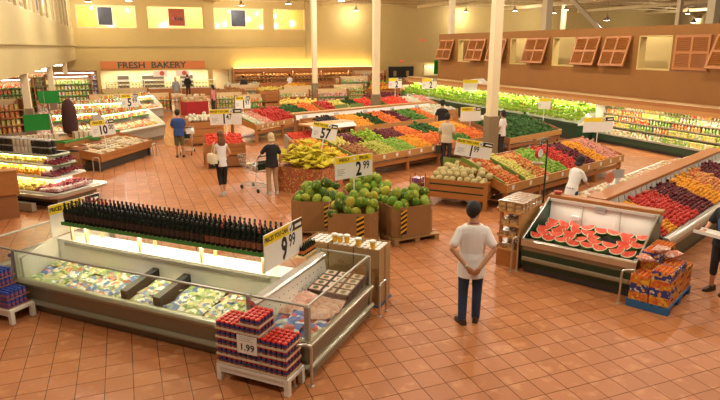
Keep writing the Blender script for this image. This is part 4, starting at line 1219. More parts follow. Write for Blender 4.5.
produce_table('far vegetable table with tomatoes behind the ridge', 8.9, 26.6, 14, 7.0, 1.5, .70, 1.05, 4, [], ())
T3 = fr(8.9, 26.6, 14)
random.seed(18)
for a, b, s, m, l in [(.05,.7,'pepper','f_red','red chillies'), (.7,1.5,'ball','f_yapple','yellow apples'), (1.5,2.3,'leafy','f_darkgreen','dark greens'), (2.3,3.3,'ball','f_tomato','tomatoes'), (3.3,3.8,'leafy','f_green','herbs'), (3.8,5.4,'ball','f_tomato','vine tomatoes'), (5.4,6.2,'head','f_white','mushrooms'), (6.2,6.95,'ball','f_pink','turnips')]:
    pile(T3, a, b, .03, 1.45, .70, 1.05, s, m, .12, None, 'heap of %s on the far table behind the ridge' % l, 'produce', mound=.12, second=.1, heap_name=l.replace(' ','_')+'_heap')
for k, x in enumerate((.35, 1.25)):
    t = thing('olive_placard', ('left' if k == 0 else 'right') + ' one of two olive placards over the far vegetable table', 'placard', T3 @ Vector((x, -.1, .78)), 14)
    MB().quad((0,0,0), (.75,0,0), (.75,.1,.3), (0,.1,.3), .02).build('panel', 'fascia_green', t); MB().box(.35,.40,.03,.06,-.2,.05).build('stem', 'wood_brown', t)
# ------------------------------------------------------------------ watermelon case (local x along the front, y to the back)
WD = math.degrees(math.atan2(-1.59, .9))
WF = fr(6.03, 7.80, WD)
wc = thing('refrigerated_case', 'dark green refrigerated case of cut watermelon with steel edge and wooden back ledge', 'case', (6.03, 7.80, 0), WD)
WL, WDp = 1.83, 1.27
MB().prism([(.10,0),(WDp-.04,0),(WDp-.04,.12),(.10,.12)], .02, WL-.02).build('kick_plate', 'dark_metal', wc)
MB().prism([(.08,.12),(WDp,.12),(WDp,.30),(.03,.30)], .02, WL-.02).build('lower_panel', 'case_green', wc)
MB().prism([(.03,.22),(.0,.23),(-.01,.26),(.0,.29),(.03,.30)], .02, WL-.02).build('bumper_rail', 'kick_tan', wc, True)
MB().prism([(.03,.30),(WDp,.30),(WDp,.42),(.0,.42)], .02, WL-.02).build('green_panel', 'case_green', wc)
MB().prism([(0,.42),(.3,.42),(.3,.50),(.0,.50)], .02, WL-.02).build('tan_band', 'panel_olive', wc)
MB().prism([(-.03,.50),(.12,.50),(.12,.56),(.09,.60),(.0,.62),(-.03,.60)], 0, WL).build('front_rim', 'steel', wc, True)
MB().prism([(.10,.44),(1.08,.58),(1.08,.64),(.10,.53)], .03, WL-.03).build('display_bed', 'black_plastic', wc)
MB().prism([(1.06,.42),(WDp,.42),(WDp,1.08),(1.14,1.08)], .03, WL-.03).build('back_lining', 'white_enamel', wc)
MB().box(.0, WL, 1.10, 1.16, 1.05, 1.10).build('back_rail', 'white_plastic', wc)
MB().bbox(-.04, WL+.04, 1.13, 1.33, 1.10, 1.16, .008).build('ledge', 'wood_orange', wc)
for x in (-.01, WL-.02):
    MB().prism([(.05,.12),(WDp,.12),(WDp,1.10),(1.10,1.10),(.02,.60),(.0,.45)], x, x+.03).build('side_panel', 'case_green', wc)
    MB().tube([(x+.015,.0,.61),(x+.015,.10,.66),(x+.015,1.10,1.11)], .018, 6).build('edge_trim', 'steel', wc)
MB().box(.82, 1.0, 1.08, 1.10, .98, 1.08).build('grey_tag', 'sign_grey', wc)
MB().box(WL-.06, WL+.06, 1.08, 1.10, .98, 1.10).build('grey_tag', 'sign_grey', wc)
MB().box(.45, .56, 1.03, 1.08, .78, .86).build('thermometer', 'white_plastic', wc)
MB().box(.62, .625, 1.06, 1.10, .62, 1.05).build('seam', 'steel_soft', wc); MB().box(1.25, 1.255, 1.06, 1.10, .62, 1.05).build('seam', 'steel_soft', wc)
light('case_light', 'AREA', (WL/2, 1.0, 1.04), 3, (1.0,.93,.80), wc, 1.6, (R(-25),0,0), .06)
mat('rind', (.10,.22,.05), .4, var=.5, scale=20); mat('rind_white', (.66,.62,.42), .5); fruit_mat('melon_flesh', [(.70,.09,.05), (.74,.13,.08), (.68,.07,.04)], .6, (.76,.20,.13), 16, .6)
def wedge(w, d, n=8):
    """cut piece: flat flesh top towards the shopper, curved rind below"""
    arc = [(math.cos(PI + PI*k/n)*w/2, math.sin(PI + PI*k/n)*w*.46) for k in range(n+1)]
    inn = [(x*.90, y*.88) for x, y in arc]
    f = MB().prism(inn, -d/2, d/2, 'y'); r = MB().prism(arc + inn[::-1], -d/2-.001, d/2+.001, 'y')
    return f.mesh('flesh', 'melon_flesh'), r.mesh('rind', 'rind_white')
fl_me, ri_me = wedge(.25, .09)
rd_me = MB().prism([(math.cos(PI + PI*k/8)*.1265, math.sin(PI + PI*k/8)*.1165) for k in range(9)] + [(math.cos(PI + PI*k/8)*.124, math.sin(PI + PI*k/8)*.114) for k in range(8,-1,-1)], -.046, .046, 'y').mesh('green_skin', 'rind')
random.seed(21)
spots_w = []
for r in range(5):
    for k in range(8):
        if random.random() < .12 and r < 4: continue
        if (r == 2 and k in (3,)) or (r == 3 and k in (4, 5)): continue
        spots_w.append((.16 + k*.215 + random.uniform(-.03,.03) + (r % 2)*.06, .26 + r*.17 + random.uniform(-.02,.02)))
for x, y in spots_w:
    if x > WL-.13: continue
    z = .53 + (y-.10)/.98*.11 + .105
    o = thing('watermelon_piece', 'cut piece of red watermelon in the dark green refrigerated case', 'watermelon', (0,0,0), 0, 'watermelon pieces')
    o.matrix_world = WF @ T(x, y, z) @ rotm(R(random.uniform(-62,-44)), R(random.uniform(-14,14)), R(random.uniform(-24,24)))
    sub(fl_me, 'flesh', o); q = sub(ri_me, 'rind', o); sub(rd_me, 'green_skin', q)
bumper(WF @ Vector((-.10, -.02, 0)), WD+60, .12, .62, 'bent steel guard rail in front of the pastry rack')
bumper(WF @ Vector((1.80, -.22, 0)), WD+25, .22, .55, 'bent steel guard rail beside the orange boxes')

# ------------------------------------------------------------------ stepped wooden pastry rack left of the case
RKM = WF @ T(-.50, .08, 0)
rk = thing('pastry_rack', 'stepped wooden rack of packed pastries beside the watermelon case', 'rack', RKM.translation, WD)
MB().box(0, .40, .02, .80, 0, .30).build('base', 'wood_orange', rk)
MB().box(.36, .40, .05, .85, .30, 1.0).build('back_panel', 'wood_light', rk)
for z, a, b in ((.30,-.02,.62), (.54,.0,.70), (.75,.02,.78), (.98,-.04,.92)):
    MB().box(a, .40, .0, b, z, z+.025).build('shelf', 'wood_light', rk)
    MB().box(a, a+.015, .0, b, z+.025, z+.06).build('shelf_lip', 'wood_orange', rk)
for y in (.04, .42): MB().box(.02, .07, y, y+.04, .30, .98).build('upright', 'wood_orange', rk)
tub = MB().bbox(-.07,.07,-.055,.055,0,.065,.008).mesh('pastry_tub', fruit_mat('pastry', [(.42,.20,.06), (.52,.30,.10), (.25,.10,.04)], .5, (.60,.42,.2), 20, .55))
tlid = MB().bbox(-.074,.074,-.059,.059,.065,.085,.006).mesh('lid', mat('tub_lid', (.34,.22,.12), .25, var=.3, scale=30))
random.seed(22)
for z, a, b, rows in ((.325,.04,.55,1), (.565,.06,.64,1), (.775,.07,.72,1), (1.005,.0,.86,2)):
    for k in range(int((b)/.14)):
        for q in range(2 if z < 1 else 3):
            for lay in range(rows):
                o = put(tub, 'pastry_tub', 'clear tub of brown pastries on the stepped wooden rack', 'tub', 'pastry tubs', RKM @ T(a+.07-.02+q*.155, .09+k*.135, z+.001+lay*.09) @ rotm(0,0,random.uniform(-.1,.1)))
                sub(tlid, 'lid', o)

# ------------------------------------------------------------------ long fruit case on the right with a wooden ridge
GD = 23.5
GF = fr(8.29, 6.85, GD)
GL = 7.5
gc = thing('refrigerated_case', 'long refrigerated fruit case with steel front and wooden ridge at the right', 'case', (8.29, 6.85, 0), GD)
MB().box(.03, GL, .1, 2.5, 0, .12).build('kick_plate', 'dark_metal', gc)
MB().prism([(.06,.12),(2.54,.12),(2.54,.42),(.03,.42)], .03, GL).build('lower_panel', 'case_green', gc)
MB().prism([(.0,.42),(.2,.42),(.2,.52),(-.02,.52)], .03, GL).build('band', 'steel_soft', gc)
MB().prism([(-.03,.52),(.10,.52),(.10,.58),(.06,.62),(.0,.62),(-.03,.59)], .0, GL).build('front_rim', 'steel', gc, True)
MB().prism([(.08,.42),(1.16,.42),(1.16,.92),(.08,.56)], .03, GL).build('display_bed', 'steel_soft', gc)
MB().prism([(1.40,.42),(2.50,.42),(2.50,.56),(1.40,.92)], .03, GL).build('far_bed', 'steel_soft', gc)
MB().prism([(1.08,.86),(1.16,.86),(1.20,1.06),(1.14,1.06)], .03, GL).build('back_lining', 'white_enamel', gc)
MB().bbox(-.02, GL, 1.12, 1.46, 1.05, 1.11, .008).build('ridge_board', 'wood_orange', gc)
MB().box(.05, GL, 1.16, 1.40, .42, 1.05).build('core', 'case_green', gc)
MB().prism([(2.46,.52),(2.59,.52),(2.59,.60),(2.46,.62)], 0, GL).build('far_rim', 'steel', gc)
MB().prism([(.05,.12),(2.54,.12),(2.56,.56),(1.42,1.05),(1.12,1.05),(.0,.58)], .0, .03).build('side_panel', 'case_green', gc)
for k in range(26): MB().quad((.30+k*.28,1.075,.93), (.50+k*.28,1.075,.93), (.50+k*.28,1.115,1.04), (.30+k*.28,1.115,1.04), .008).build('tag_holder', 'sign_grey', gc)
random.seed(23)
gsec = [(.06,.40,'ball','f_red','red plum',.065,.55), (.06,.45,'small','f_plum','dark cherry',.05,.0), (.42,.85,'ball','f_orange','golden apricot',.07,.0),
        (.85,2.05,'ball','f_red','red nectarine',.078,.0), (2.05,3.1,'ball','f_plum','dark purple plum',.075,.0), (3.1,4.0,'ball','f_orange','orange apricot',.08,.0), (4.0,5.0,'ball','f_redyel','red yellow peach',.085,.0), (5.0,6.3,'ball','f_plum','black plum',.08,0)]
for k, (a, b, s, m, l, d, vs) in enumerate(gsec):
    v0, v1 = (.12, 1.08)
    if k == 0: v1 = .60
    if k == 1: v0 = .62
    t0, t1 = (v0-.08)/1.08, (v1-.08)/1.08
    pile(GF, a, b, v0, v1, .56+.36*t0, .56+.36*t1, s, m, d, l.replace(' ','_'), l + ' in the long steel fronted fruit case', 'fruit', l + 's in the long fruit case', indiv=150, mound=.05, second=.12)
for q in (.85, 2.05): MB().quad((q,.12,.60), (q+.02,.12,.60), (q+.02,1.06,.96), (q,1.06,.96), .03).build('leaf_divider', 'fascia_green', gc)
vb = pillow(.22,.16,.1, print_mat('veg_bags', (.45,.30,.18), [(.62,.22,.08), (.20,.34,.08), (.66,.60,.45), (.55,.12,.08)], 16, amount=.75), 'vegetable_bag')
for k in range(30):
    for j in range(4):
        put(vb, 'vegetable_bag', 'small bag of mixed vegetables on the far side of the fruit case', 'bag', 'vegetable bags', GF @ T(.2+k*.235, 1.58+j*.23, .80-j*.075+.06) @ rotm(-.3, random.uniform(-.2,.2), random.uniform(-.4,.4)))
for x, y, c, l in ((1.05, 1.5, (.62,.20,.12), 'round red and white produce tag on a stem by the wooden ridge'), (1.75, 1.62, (.40,.44,.42), 'grey produce tag on a stem by the wooden ridge')):
    t = thing('stem_tag', l, 'tag', GF @ Vector((x, y, .86)), GD-25)
    MB().lathe([(.11,0),(.11,.01)], 16, M=T(0,0,.42) @ Matrix.Rotation(R(90),4,'X')).build('disc', mat('tag_'+l[:9].strip().replace(' ','_'), c, .4, var=.4, scale=25), t) if 'round' in l else MB().box(-.16,.16,-.01,0,.28,.46).build('plate', 'sign_grey', t)
    MB().tube([(0,0,0),(0,0,.34)], .008, 5).build('stem', 'steel', t)
    MB().box(-.05,.05,-.012,0,.16,.28).build('lower_card', 'sign_white', t)
t = tag(MB().lathe([(.05,0),(.075,.03),(.075,.055),(.06,.06)], 12).build('red_bowl', mat('bowl_red', (.45,.05,.03), .4), None, True), 'small red dish on the wooden ledge of the watermelon case', 'dish')
t.matrix_world = WF @ T(.10, 1.23, 1.161)

# ------------------------------------------------------------------ orange boxes on a blue pallet
OD = 26
OF = fr(6.95, 5.58, OD)
p = thing('pallet', 'blue pallet under the orange fruit boxes', 'pallet', (6.95, 5.58, 0), OD)
for k in range(5): MB().box(0, 1.18, .0+k*.125, .09+k*.125, .095, .115).build('deck_board', 'pallet_blue', p)
for x in (0, .53, 1.06): MB().box(x, x+.12, 0, .59, 0, .095).build('bearer', 'pallet_blue', p)
def fruit_box(me_w, m):
    w, d, h = me_w
    mb = MB(); mb.box(0, w, 0, d, 0, .01)
    for a, b, c, e in ((0,w,0,.012), (0,w,d-.012,d), (0,.012,.012,d-.012), (w-.012,w,.012,d-.012)): mb.box(a, b, c, e, .01, h)
    return mb.mesh('box', m)
print_mat('clem_box', (.66,.22,.02), [(.72,.45,.05), (.55,.10,.02), (.60,.12,.03)], 26, .5, amount=.5)
print_mat('clem_box_blue', (.03,.04,.20), [(.70,.30,.04), (.6,.6,.55)], 26, .5, amount=.35)
bx = fruit_box((.38,.27,.125), 'clem_box'); bxb = fruit_box((.38,.27,.125), 'clem_box_blue')
slot = MB().box(.13,.25,-.003,0,.06,.085).mesh('hand_hole', 'black_paint')
ends = MB().box(.02,.36,.02,.25,.01,.085).mesh('padding', 'f_orange')
clem = fmesh('small', 'f_orangered')[1]
stacks = [(.02,.02,4,True), (.02,.30,3,False), (.41,.02,4,False), (.41,.30,5,False), (.80,.02,3,False), (.80,.30,5,True)]
random.seed(24)
for sx, sy, n, tang in stacks:
    for l in range(n):
        blue = (l == 3 and sx < .1) or (l == 1 and sx < .1) or (sx > .3 and sx < .7 and l == n-1)
        o = thing('fruit_box', '%s printed clementine box on the blue pallet' % ('blue' if blue else 'orange'), 'box', OF @ Vector((sx, sy, .117+l*.128)), OD, 'blue clementine boxes' if blue else 'orange clementine boxes')
        sub(bxb if blue else bx, 'box', o); sub(slot, 'hand_hole', o); sub(ends, 'padding', o)
    for i in range(5):
        for j in range(4):
            put(clem, 'clementine', 'orange clementine in the open top boxes on the blue pallet', 'clementine', 'clementines', OF @ T(sx+.06+i*.066, sy+.045+j*.06, .117+(n-1)*.128+.112) @ scl(.064))
bagm = pillow(.24,.18,.12, fruit_mat('net_bag', [(.55,.18,.10),(.50,.28,.18)], .4, (.66,.55,.5), 22, .55), 'net_bag')
for x, y, z in ((.20,.46,.66), (.62,.16,.68), (.42,.30,.78)): put(bagm, 'net_bag', 'clear net bag of fruit lying on the orange boxes', 'bag', 'net bags on the orange boxes', OF @ T(x, y, z) @ rotm(.2,.2,x*4))

# ------------------------------------------------------------------ wall produce cooler and dairy cooler along the brown wall
cn = thing('canopy', 'long wooden canopy running along the brown wall above the coolers', 'canopy', (18.9, 5, 0), 90)
CL = 31.4
MB().box(0, CL, .03, 1.10, 1.56, 1.80).build('box', 'wood_orange', cn)
MB().box(0, CL, .60, 1.12, 1.80, 1.83).build('top_board', 'wood_pale', cn)
MB().box(0, CL, 1.10, 1.13, 1.50, 1.66).build('valance', 'wood_light', cn)
for k in range(52): MB().box(14.2+k*.33, 14.3+k*.33, 1.13, 1.145, 1.49, 1.55).build('clip', 'sign_white' if k % 4 else 'sign_grey', cn)
for k in range(6):
    MB().box(14.3+k*2.8, 16.9+k*2.8, .80, .86, 1.50, 1.55).build('light_tube', emit_mat('tube_cool', (1.0,.95,.70), 9), cn)
    light('canopy_light', 'AREA', (15.6+k*2.8, .83, 1.47), 60, (1.0,.95,.66), cn, 2.6, (R(20),0,0), .08)
for k in range(4):
    MB().box(1+k*3.2, 4.0+k*3.2, .80, .86, 1.50, 1.55).build('light_tube', 'tube_cool' if False else MATS['tube_cool'], cn)
    light('canopy_light', 'AREA', (2.5+k*3.2, .90, 1.47), 27, (1.0,.93,.62), cn, 3.0, (R(15),0,0), .08)
tag(MB().prism([(0,0),(1.5,0),(1.1,.16),(.5,.24),(.2,.1)], 0, .5, 'y').build('white_sheet', 'sign_white', None, False, (18.45, 27.6, 1.831), R(100)), 'crumpled white cover lying on the wooden canopy', 'cover')

wl = thing('produce_cooler', 'long wall cooler full of bright green lettuce under the wooden canopy', 'cooler', (18.88, 19.1, 0), 90)
WLn = 17.2
MB().box(0, WLn, .0, 1.75, 0, .15).build('kick_plate', 'dark_metal', wl)
MB().box(0, WLn, .0, 1.80, .15, .62).build('body', 'case_green', wl)
MB().box(0, WLn, 1.76, 1.86, .60, .72).build('front_rim', 'case_green', wl)
MB().prism([(.05,.62),(1.76,.62),(.25,1.38),(.05,1.38)], 0, WLn).build('display_bed', 'white_enamel', wl)
MB().box(0, WLn, .0, .05, .62, 1.55).build('back_lining', 'white_enamel', wl)
LFm = fr(18.88, 19.1, 90)
random.seed(31)
# rows run along the wall; local y grows away from the wall
def wall_rows(a, b, shape, m, d, name, label, cat, group, indiv, v0=.25, v1=1.75):
    pile(LFm, a, b, v0, v1, 1.38-(v0-.25)/1.51*.70, 1.38-(v1-.25)/1.51*.70, shape, m, d, name, label, cat, group, indiv=indiv, mound=.03, second=.15, spin=2)
wall_rows(.1, 5.4, 'leafy', 'f_lettuce', .26, 'lettuce', 'light green lettuce head in the nearer half of the wall cooler', 'lettuce', 'lettuces in the nearer wall cooler', 140)
wall_rows(5.5, 11.5, 'leafy', 'f_lettuce', .28, 'lettuce', 'light green lettuce head in the further half of the wall cooler', 'lettuce', 'lettuces in the further wall cooler', 100)
wall_rows(11.5, 17.0, 'leafy', 'f_lettuce', .30, 'lettuce', 'light green lettuce head at the far end of the wall cooler', 'lettuce', 'lettuces at the far end of the wall cooler', 55)
pile(LFm, 2.0, 4.6, .95, 1.2, 1.06, .95, 'pepper', 'f_orangered', .11, 'red_radish', 'row of red radishes between the lettuces, each one small', 'radish', 'radishes in the wall cooler', second=.1)

# low dark green display of pineapples between the peach table and the wall cooler
pf = fr(12.7, 17.55, 21)
pt = produce_table('low wooden stand of dark green avocados behind the fruit table', 12.7, 17.55, 21, 3.6, 1.7, .45, .95, 3, [], (), wood_m='wood_brown')
random.seed(32)
pile(pf, .05, 3.5, .05, 1.65, .45, .95, 'pear', 'f_darkgreen', .125, 'avocado', 'dark green avocado on the low stand behind the fruit table', 'avocado', 'avocados', indiv=300, mound=.06, second=.15)

dc = thing('dairy_cooler', 'bright lit open wall cooler with shelves of packed juices and salads', 'cooler', (18.88, 5.6, 0), 90)
DL = 13.3
MB().box(0, DL, 0, 1.0, 0, .12).build('kick_plate', 'dark_metal', dc)
MB().box(0, DL, 0, 1.12, .12, .36).build('body', 'case_green', dc)
MB().box(0, DL, 1.08, 1.16, .36, .42).build('front_rim', 'steel_soft', dc)
MB().box(0, DL, 0, .06, .36, 1.55).build('back_lining', 'white_enamel', dc)
MB().box(DL, DL+.06, .0, 1.05, .0, 1.55).build('end_panel', 'white_enamel', dc)
MB().box(0, DL, .06, 1.08, .36, .40).build('deck', 'white_enamel', dc)
shelves = [(.40, 1.0), (.66, .80), (.90, .72), (1.13, .66), (1.34, .58)]
for z, d in shelves[1:]:
    MB().box(0, DL, .06, d, z-.02, z).build('shelf', 'white_enamel', dc); MB().box(0, DL, d, d+.012, z-.03, z+.015).build('shelf_edge', 'kick_tan', dc)
DF = fr(18.88, 5.6, 90)
pal = [('yellow', 'dp_yellow', (.70,.52,.10), [(.66,.62,.5),(.20,.40,.08)]), ('orange', 'dp_orange', (.66,.28,.05), [(.7,.62,.45),(.6,.08,.04)]), ('green', 'dp_green', (.20,.36,.06), [(.66,.64,.5),(.6,.5,.1)]),
       ('white', 'dp_white', (.70,.66,.52), [(.2,.4,.1),(.6,.1,.06),(.6,.5,.1)]), ('red', 'dp_red', (.58,.07,.04), [(.7,.6,.4),(.65,.4,.08)])]
dpm = []
for nm, mn, base, inks in pal:
    print_mat(mn, base, inks, 18, .4, amount=.4)
    dpm.append((nm, MB().bbox(-.06,.06,-.05,.05,0,.17,.008).mesh('packet', mn), MB().lathe([(.04,0),(.045,.01),(.045,.12),(.02,.16),(.02,.185)], 8).mesh('juice_bottle', mn, True)))
random.seed(33)
cnt = 0
for si, (z, d) in enumerate(shelves):
    x = 7.2
    while x < DL-.1:
        run = random.uniform(.5, 1.1); q = random.choice([0,0,1,3,3,4,2] if si > 0 else [2,2,3,0]); bottle = random.random() < .4
        e = min(x+run, DL-.08)
        while x < e:
            nm, a, b = dpm[q]
            for r in range(2 if si == 0 else 1):
                put(b if bottle else a, 'juice_bottle' if bottle else 'packet', '%s %s on the bright shelves of the open wall cooler' % (nm, 'juice bottle' if bottle else 'packet'), 'bottle' if bottle else 'packet',
                    '%s %s in the wall cooler' % (nm, 'bottles' if bottle else 'packets'), DF @ T(x, d-.08-r*.2, z+.001) @ rotm(0,0,random.uniform(-.1,.1)))
            x += .132
        x += .04
# ------------------------------------------------------------------ left: tiered fruit island turned 45 degrees
IF_D = -42.0
ix, iy = -1.72, 15.05
IF = fr(ix, iy, IF_D)                       # local -x runs up-left along the long face, +y to the back along the end face
isl = thing('tiered_fruit_island', 'tiered lit fruit island with rounded steel trays and green shelf edges at the left', 'case', (ix, iy, 0), IF_D)
IL, IW = 3.6, 1.55
MB().box(-IL, -.2, .22, IW-.22, 0, .14).build('kick_plate', 'dark_metal', isl)
MB().box(-IL, -.15, .16, IW-.16, .14, .30).build('body', 'panel_olive', isl)  # dark kick and olive body colours stand for the shade under the tray
def rounded(x0, x1, y0, y1, r, n=5):
    p = [(x0, y0)]
    for k in range(n+1): a = -PI/2 + PI/2*k/n; p.append((x1-r+r*math.cos(a), y0+r+r*math.sin(a)))
    for k in range(n+1): a = PI/2*k/n; p.append((x1-r+r*math.cos(a), y1-r+r*math.sin(a)))
    p.append((x0, y1)); return p
MB().prism(rounded(-IL, .12, -.12, IW+.12, .3), .30, .37, 'z').build('tray', 'steel', isl)
MB().prism(rounded(-IL, .0, .0, IW, .25), .37, .40, 'z').build('tray_bed', 'white_enamel', isl)
MB().box(-IL, -.55, .5, IW-.5, .40, 1.22).build('core', 'white_enamel', isl)
for z, s in ((.72, .25), (.99, .38), (1.22, .46)):
    MB().prism(rounded(-IL, -s, s, IW-s, .2), z-.025, z, 'z').build('tier', 'white_enamel', isl)
    MB().prism(rounded(-IL, -s+.02, s-.02, IW-s+.02, .2), z-.035, z-.024, 'z').build('tier_edge', 'shelf_green' if z > .8 else 'steel', isl)
for z, y_ in ((.675, .34), (.945, .46), (1.175, .52)):
    MB().box(-IL, -.6, y_, y_+.04, z-.01, z+.012).build('light_tube', emit_mat('tube_warm', (1,1,1), 1), isl)
    light('tier_light', 'AREA', (-2.1, y_-.02, z-.02), 16, (1.0,.85,.50), isl, 2.8, (R(-20),0,0), .05)
light('tier_light', 'AREA', (-.42, .75, .66), 5, (1.0,.85,.6), isl, .1, (0,0,0), 1.0)
random.seed(41)
kinds = [('f_yellow','yellow peach'), ('f_orange','orange apricot'), ('f_yellow','golden pear')]
for (z, v0, v1), (m, l) in zip(((.40,.05,.45), (.72,.27,.52), (.99,.40,.56)), kinds):
    pile(IF, -IL+.1, -.75, v0, v1, z, z+.12, 'ball', m, .085, l.replace(' ','_'), l + ' on the lit tiers of the left fruit island', 'fruit', l + 's on the fruit island', indiv=150, second=.15)
    pile(IF, -.75, -.32 if z > .5 else -.02, v0+.02, IW-.4 if z < .9 else IW-.5, z, z+.05, 'small', 'f_grape', .062, 'red_grapes', 'dark red grapes on the end of the left fruit island', 'grapes', 'grapes on the fruit island', indiv=220, mound=.05, second=.2)
clam = MB().bbox(-.07,.07,-.055,.055,0,.07,.008).mesh('clamshell', fruit_mat('clam_red', [(.50,.06,.05),(.55,.45,.42),(.42,.05,.04)], .2, (.65,.6,.58), 18, .55))
for k in range(6):
    for j in range(7):
        put(clam, 'berry_box', 'clear box of red berries on the lowest steel tray of the fruit island', 'box', 'berry boxes', IF @ T(-.52+.10*k, .12+.155*j, .401+.01*k) @ rotm(0,0,random.uniform(-.1,.1)+1.57))
jr = MB().lathe([(.05,0),(.055,.01),(.055,.13),(.05,.145)], 10).mesh('jar', fruit_mat('jar_dark', [(.03,.025,.02),(.05,.04,.025),(.02,.02,.02)], .3), True)
jrw = MB().lathe([(.05,0),(.055,.01),(.055,.13),(.05,.145)], 10).mesh('jar', fruit_mat('jar_pale', [(.60,.50,.35),(.66,.58,.44)], .4), True)
jrl = MB().lathe([(.052,.145),(.054,.148),(.054,.17),(.048,.173)], 10).mesh('lid', mat('lid_grey', (.5,.48,.45), .4, metal=.3), True)
for k in range(22):
    for l in range(2):
        for j in range(2):
            pale = 5 <= k <= 9
            o = put(jrw if pale else jr, 'jar', '%s jar stacked on top of the left fruit island' % ('pale' if pale else 'dark'), 'jar', 'pale jars on the fruit island' if pale else 'dark jars on the fruit island', IF @ T(-.62-k*.125, .54+j*.13, 1.222+l*.175))
            sub(jrl, 'lid', o)
tl = thing('steel_toe_guard', 'low steel guard running along the floor before the fruit island', 'rail', IF @ Vector((-IL, -.35, 0)), IF_D)
MB().box(0, IL-.4, 0, .12, .03, .22).build('guard', 'rail_pale', tl); MB().box(.1,.2,.02,.1,0,.03).build('foot', 'rail_pale', tl); MB().box(IL-.7,IL-.6,.02,.1,0,.03).build('foot', 'rail_pale', tl)
cb = thing('wooden_plinth', 'plain orange wooden box on a dark base at the left picture edge', 'plinth', (-2.40, 14.72, 0), 8)
MB().box(-1.2,0,0,.26,.55,1.08).build('box', 'wood_orange', cb); MB().box(-1.15,-.06,.04,.22,0,.55).build('plinth_base', 'wood_brown', cb); MB().box(-1.22,.02,-.02,.28,1.08,1.11).build('top', 'wood_light', cb)

# orange slatted table with the 10.00 sign
OT = fr(-.86, 19.53, 58)
ot = thing('orange_table', 'orange wooden table of cheeses with green back edge beside the 10.00 sign', 'table', (-.86, 19.53, 0), 58)
MB().prism([(0,.42),(1.2,.60),(1.2,.66),(0,.48)], 0, 3.0).build('bed', 'wood_light', ot)
for a, b in ((.30,.42), (.43,.55)): MB().box(0, 3.0, -.03, 0, a, b).build('front_board', 'wood_orange', ot)
for x in (-.03, 3.0): MB().prism([(-.03,.3),(1.22,.5),(1.22,.78),(-.03,.55)], x, x+.03).build('end_board', 'wood_orange', ot)
MB().box(0, 3.0, 1.2, 1.24, .5, .84).build('back_board', 'wood_orange', ot); MB().box(0, 3.0, 1.18, 1.27, .84, .90).build('back_edge', 'shelf_green', ot)
for x in (.02, 2.9):
    for y in (.05, 1.1): MB().box(x, x+.07, y, y+.07, 0, .44).build('leg', 'dark_metal', ot)
MB().box(.1, 2.9, .1, 1.1, .02, .28).build('underframe', 'dark_metal', ot)
chz = MB().bbox(-.09,.09,-.07,.07,0,.07,.012).mesh('cheese', fruit_mat('cheese', [(.62,.48,.26),(.55,.36,.18),(.66,.58,.42),(.30,.22,.12)], .5, (.35,.38,.28), 14, .62))
random.seed(42)
for k in range(14):
    for j in range(6):
        if random.random() < .15: continue
        put(chz, 'cheese', 'wrapped cheese piece on the orange table', 'cheese', 'cheeses on the orange table', OT @ T(.15+k*.205, .12+j*.19, .50+j*.028) @ rotm(.15,0,random.uniform(-.5,.5)))
price_sign('10.00 price sign above the orange table', -.72, 20.3, 1.02, 8, .70, .50, '10', '00', 'PRICES', post=.45, numx=-.02, nums=.85, roll=4)
bumper((-1.0, 19.25, 0), 0, .18, .50, 'bent steel guard rail at the near corner of the orange table')
bumper((.80, 21.85, 0), 50, .18, .45, 'bent steel guard rail at the far corner of the orange table')
# barrels beside it
for k, (x, y) in enumerate(((-1.55, 20.2), (-1.15, 21.2))):
    b = thing('wooden_barrel', ('nearer' if k == 0 else 'further') + ' brown wooden barrel left of the orange table', 'barrel', (x, y, 0))
    MB().lathe([(.27,0),(.33,.2),(.34,.38),(.33,.56),(.28,.76),(.25,.76),(.25,.70)], 16).build('staves', 'wood_brown', b, True)
    for z, r in ((.12,.318),(.62,.322)): MB().lathe([(r,z),(r+.006,z+.02),(r,z+.05)], 16).build('hoop', 'dark_metal', b)
# tall dark cone and pale boxes behind
cn_ = thing('cone_tree', 'tall dark brown cone shaped topiary on the cheese counter', 'ornament', (-1.78, 21.75, 0))
MB().lathe([(.12,.95),(.22,1.0),(.24,1.2),(.235,1.6),(.2,1.85),(.14,2.0),(.05,2.1)], 14).build('cone', mat('topiary', (.05,.015,.012), .9, var=.6, scale=25, bump=1.0, bscale=60), cn_, True)
MB().lathe([(.10,.84),(.13,.96)], 12).build('pot', 'wood_brown', cn_)
ck = thing('cheese_counter', 'long low wooden counter with green edge behind the fruit island', 'counter', (-3.4, 20.6, 0), 17)
MB().box(0, 2.6, 0, .9, .0, .80).build('body', 'wood_orange', ck); MB().box(-.03, 2.63, -.04, .93, .80, .84).build('top', 'wood_light', ck); MB().box(-.03, 2.63, -.06, -.04, .76, .85).build('edge', 'shelf_green', ck)
pbx = MB().bbox(-.06,.06,-.07,.07,0,.20,.006).mesh('cracker_box', fruit_mat('crackers', [(.62,.52,.36),(.56,.44,.28),(.66,.58,.44)], .5))
for k in range(16):
    if k in (9, 10, 11): continue
    for j in range(2):
        put(pbx, 'cracker_box', 'pale cracker box standing on the long low wooden counter', 'box', 'cracker boxes', fr(-3.4,20.6,17) @ T(.12+k*.15, .18+j*.2, .841))
def hang_sign(x, y, z, deg, w, h, label):
    s = thing('green_sign', label, 'sign', (x, y, z), deg)
    MB().box(-w/2, w/2, 0, .02, 0, h).build('panel', 'sign_green', s)
    for q in (-w*.4, w*.4): MB().tube([(q, .01, h), (q, .01, 2.79-z)], .006, 4).build('wire', 'steel', s)
hang_sign(-2.42, 19.1, 1.42, 8, .66, .46, 'plain green sign panel hanging above the cheese counter, the nearer one')
hang_sign(-2.78, 26.2, 1.60, 6, .74, .48, 'plain green sign panel hanging by the gallery column, the further one')

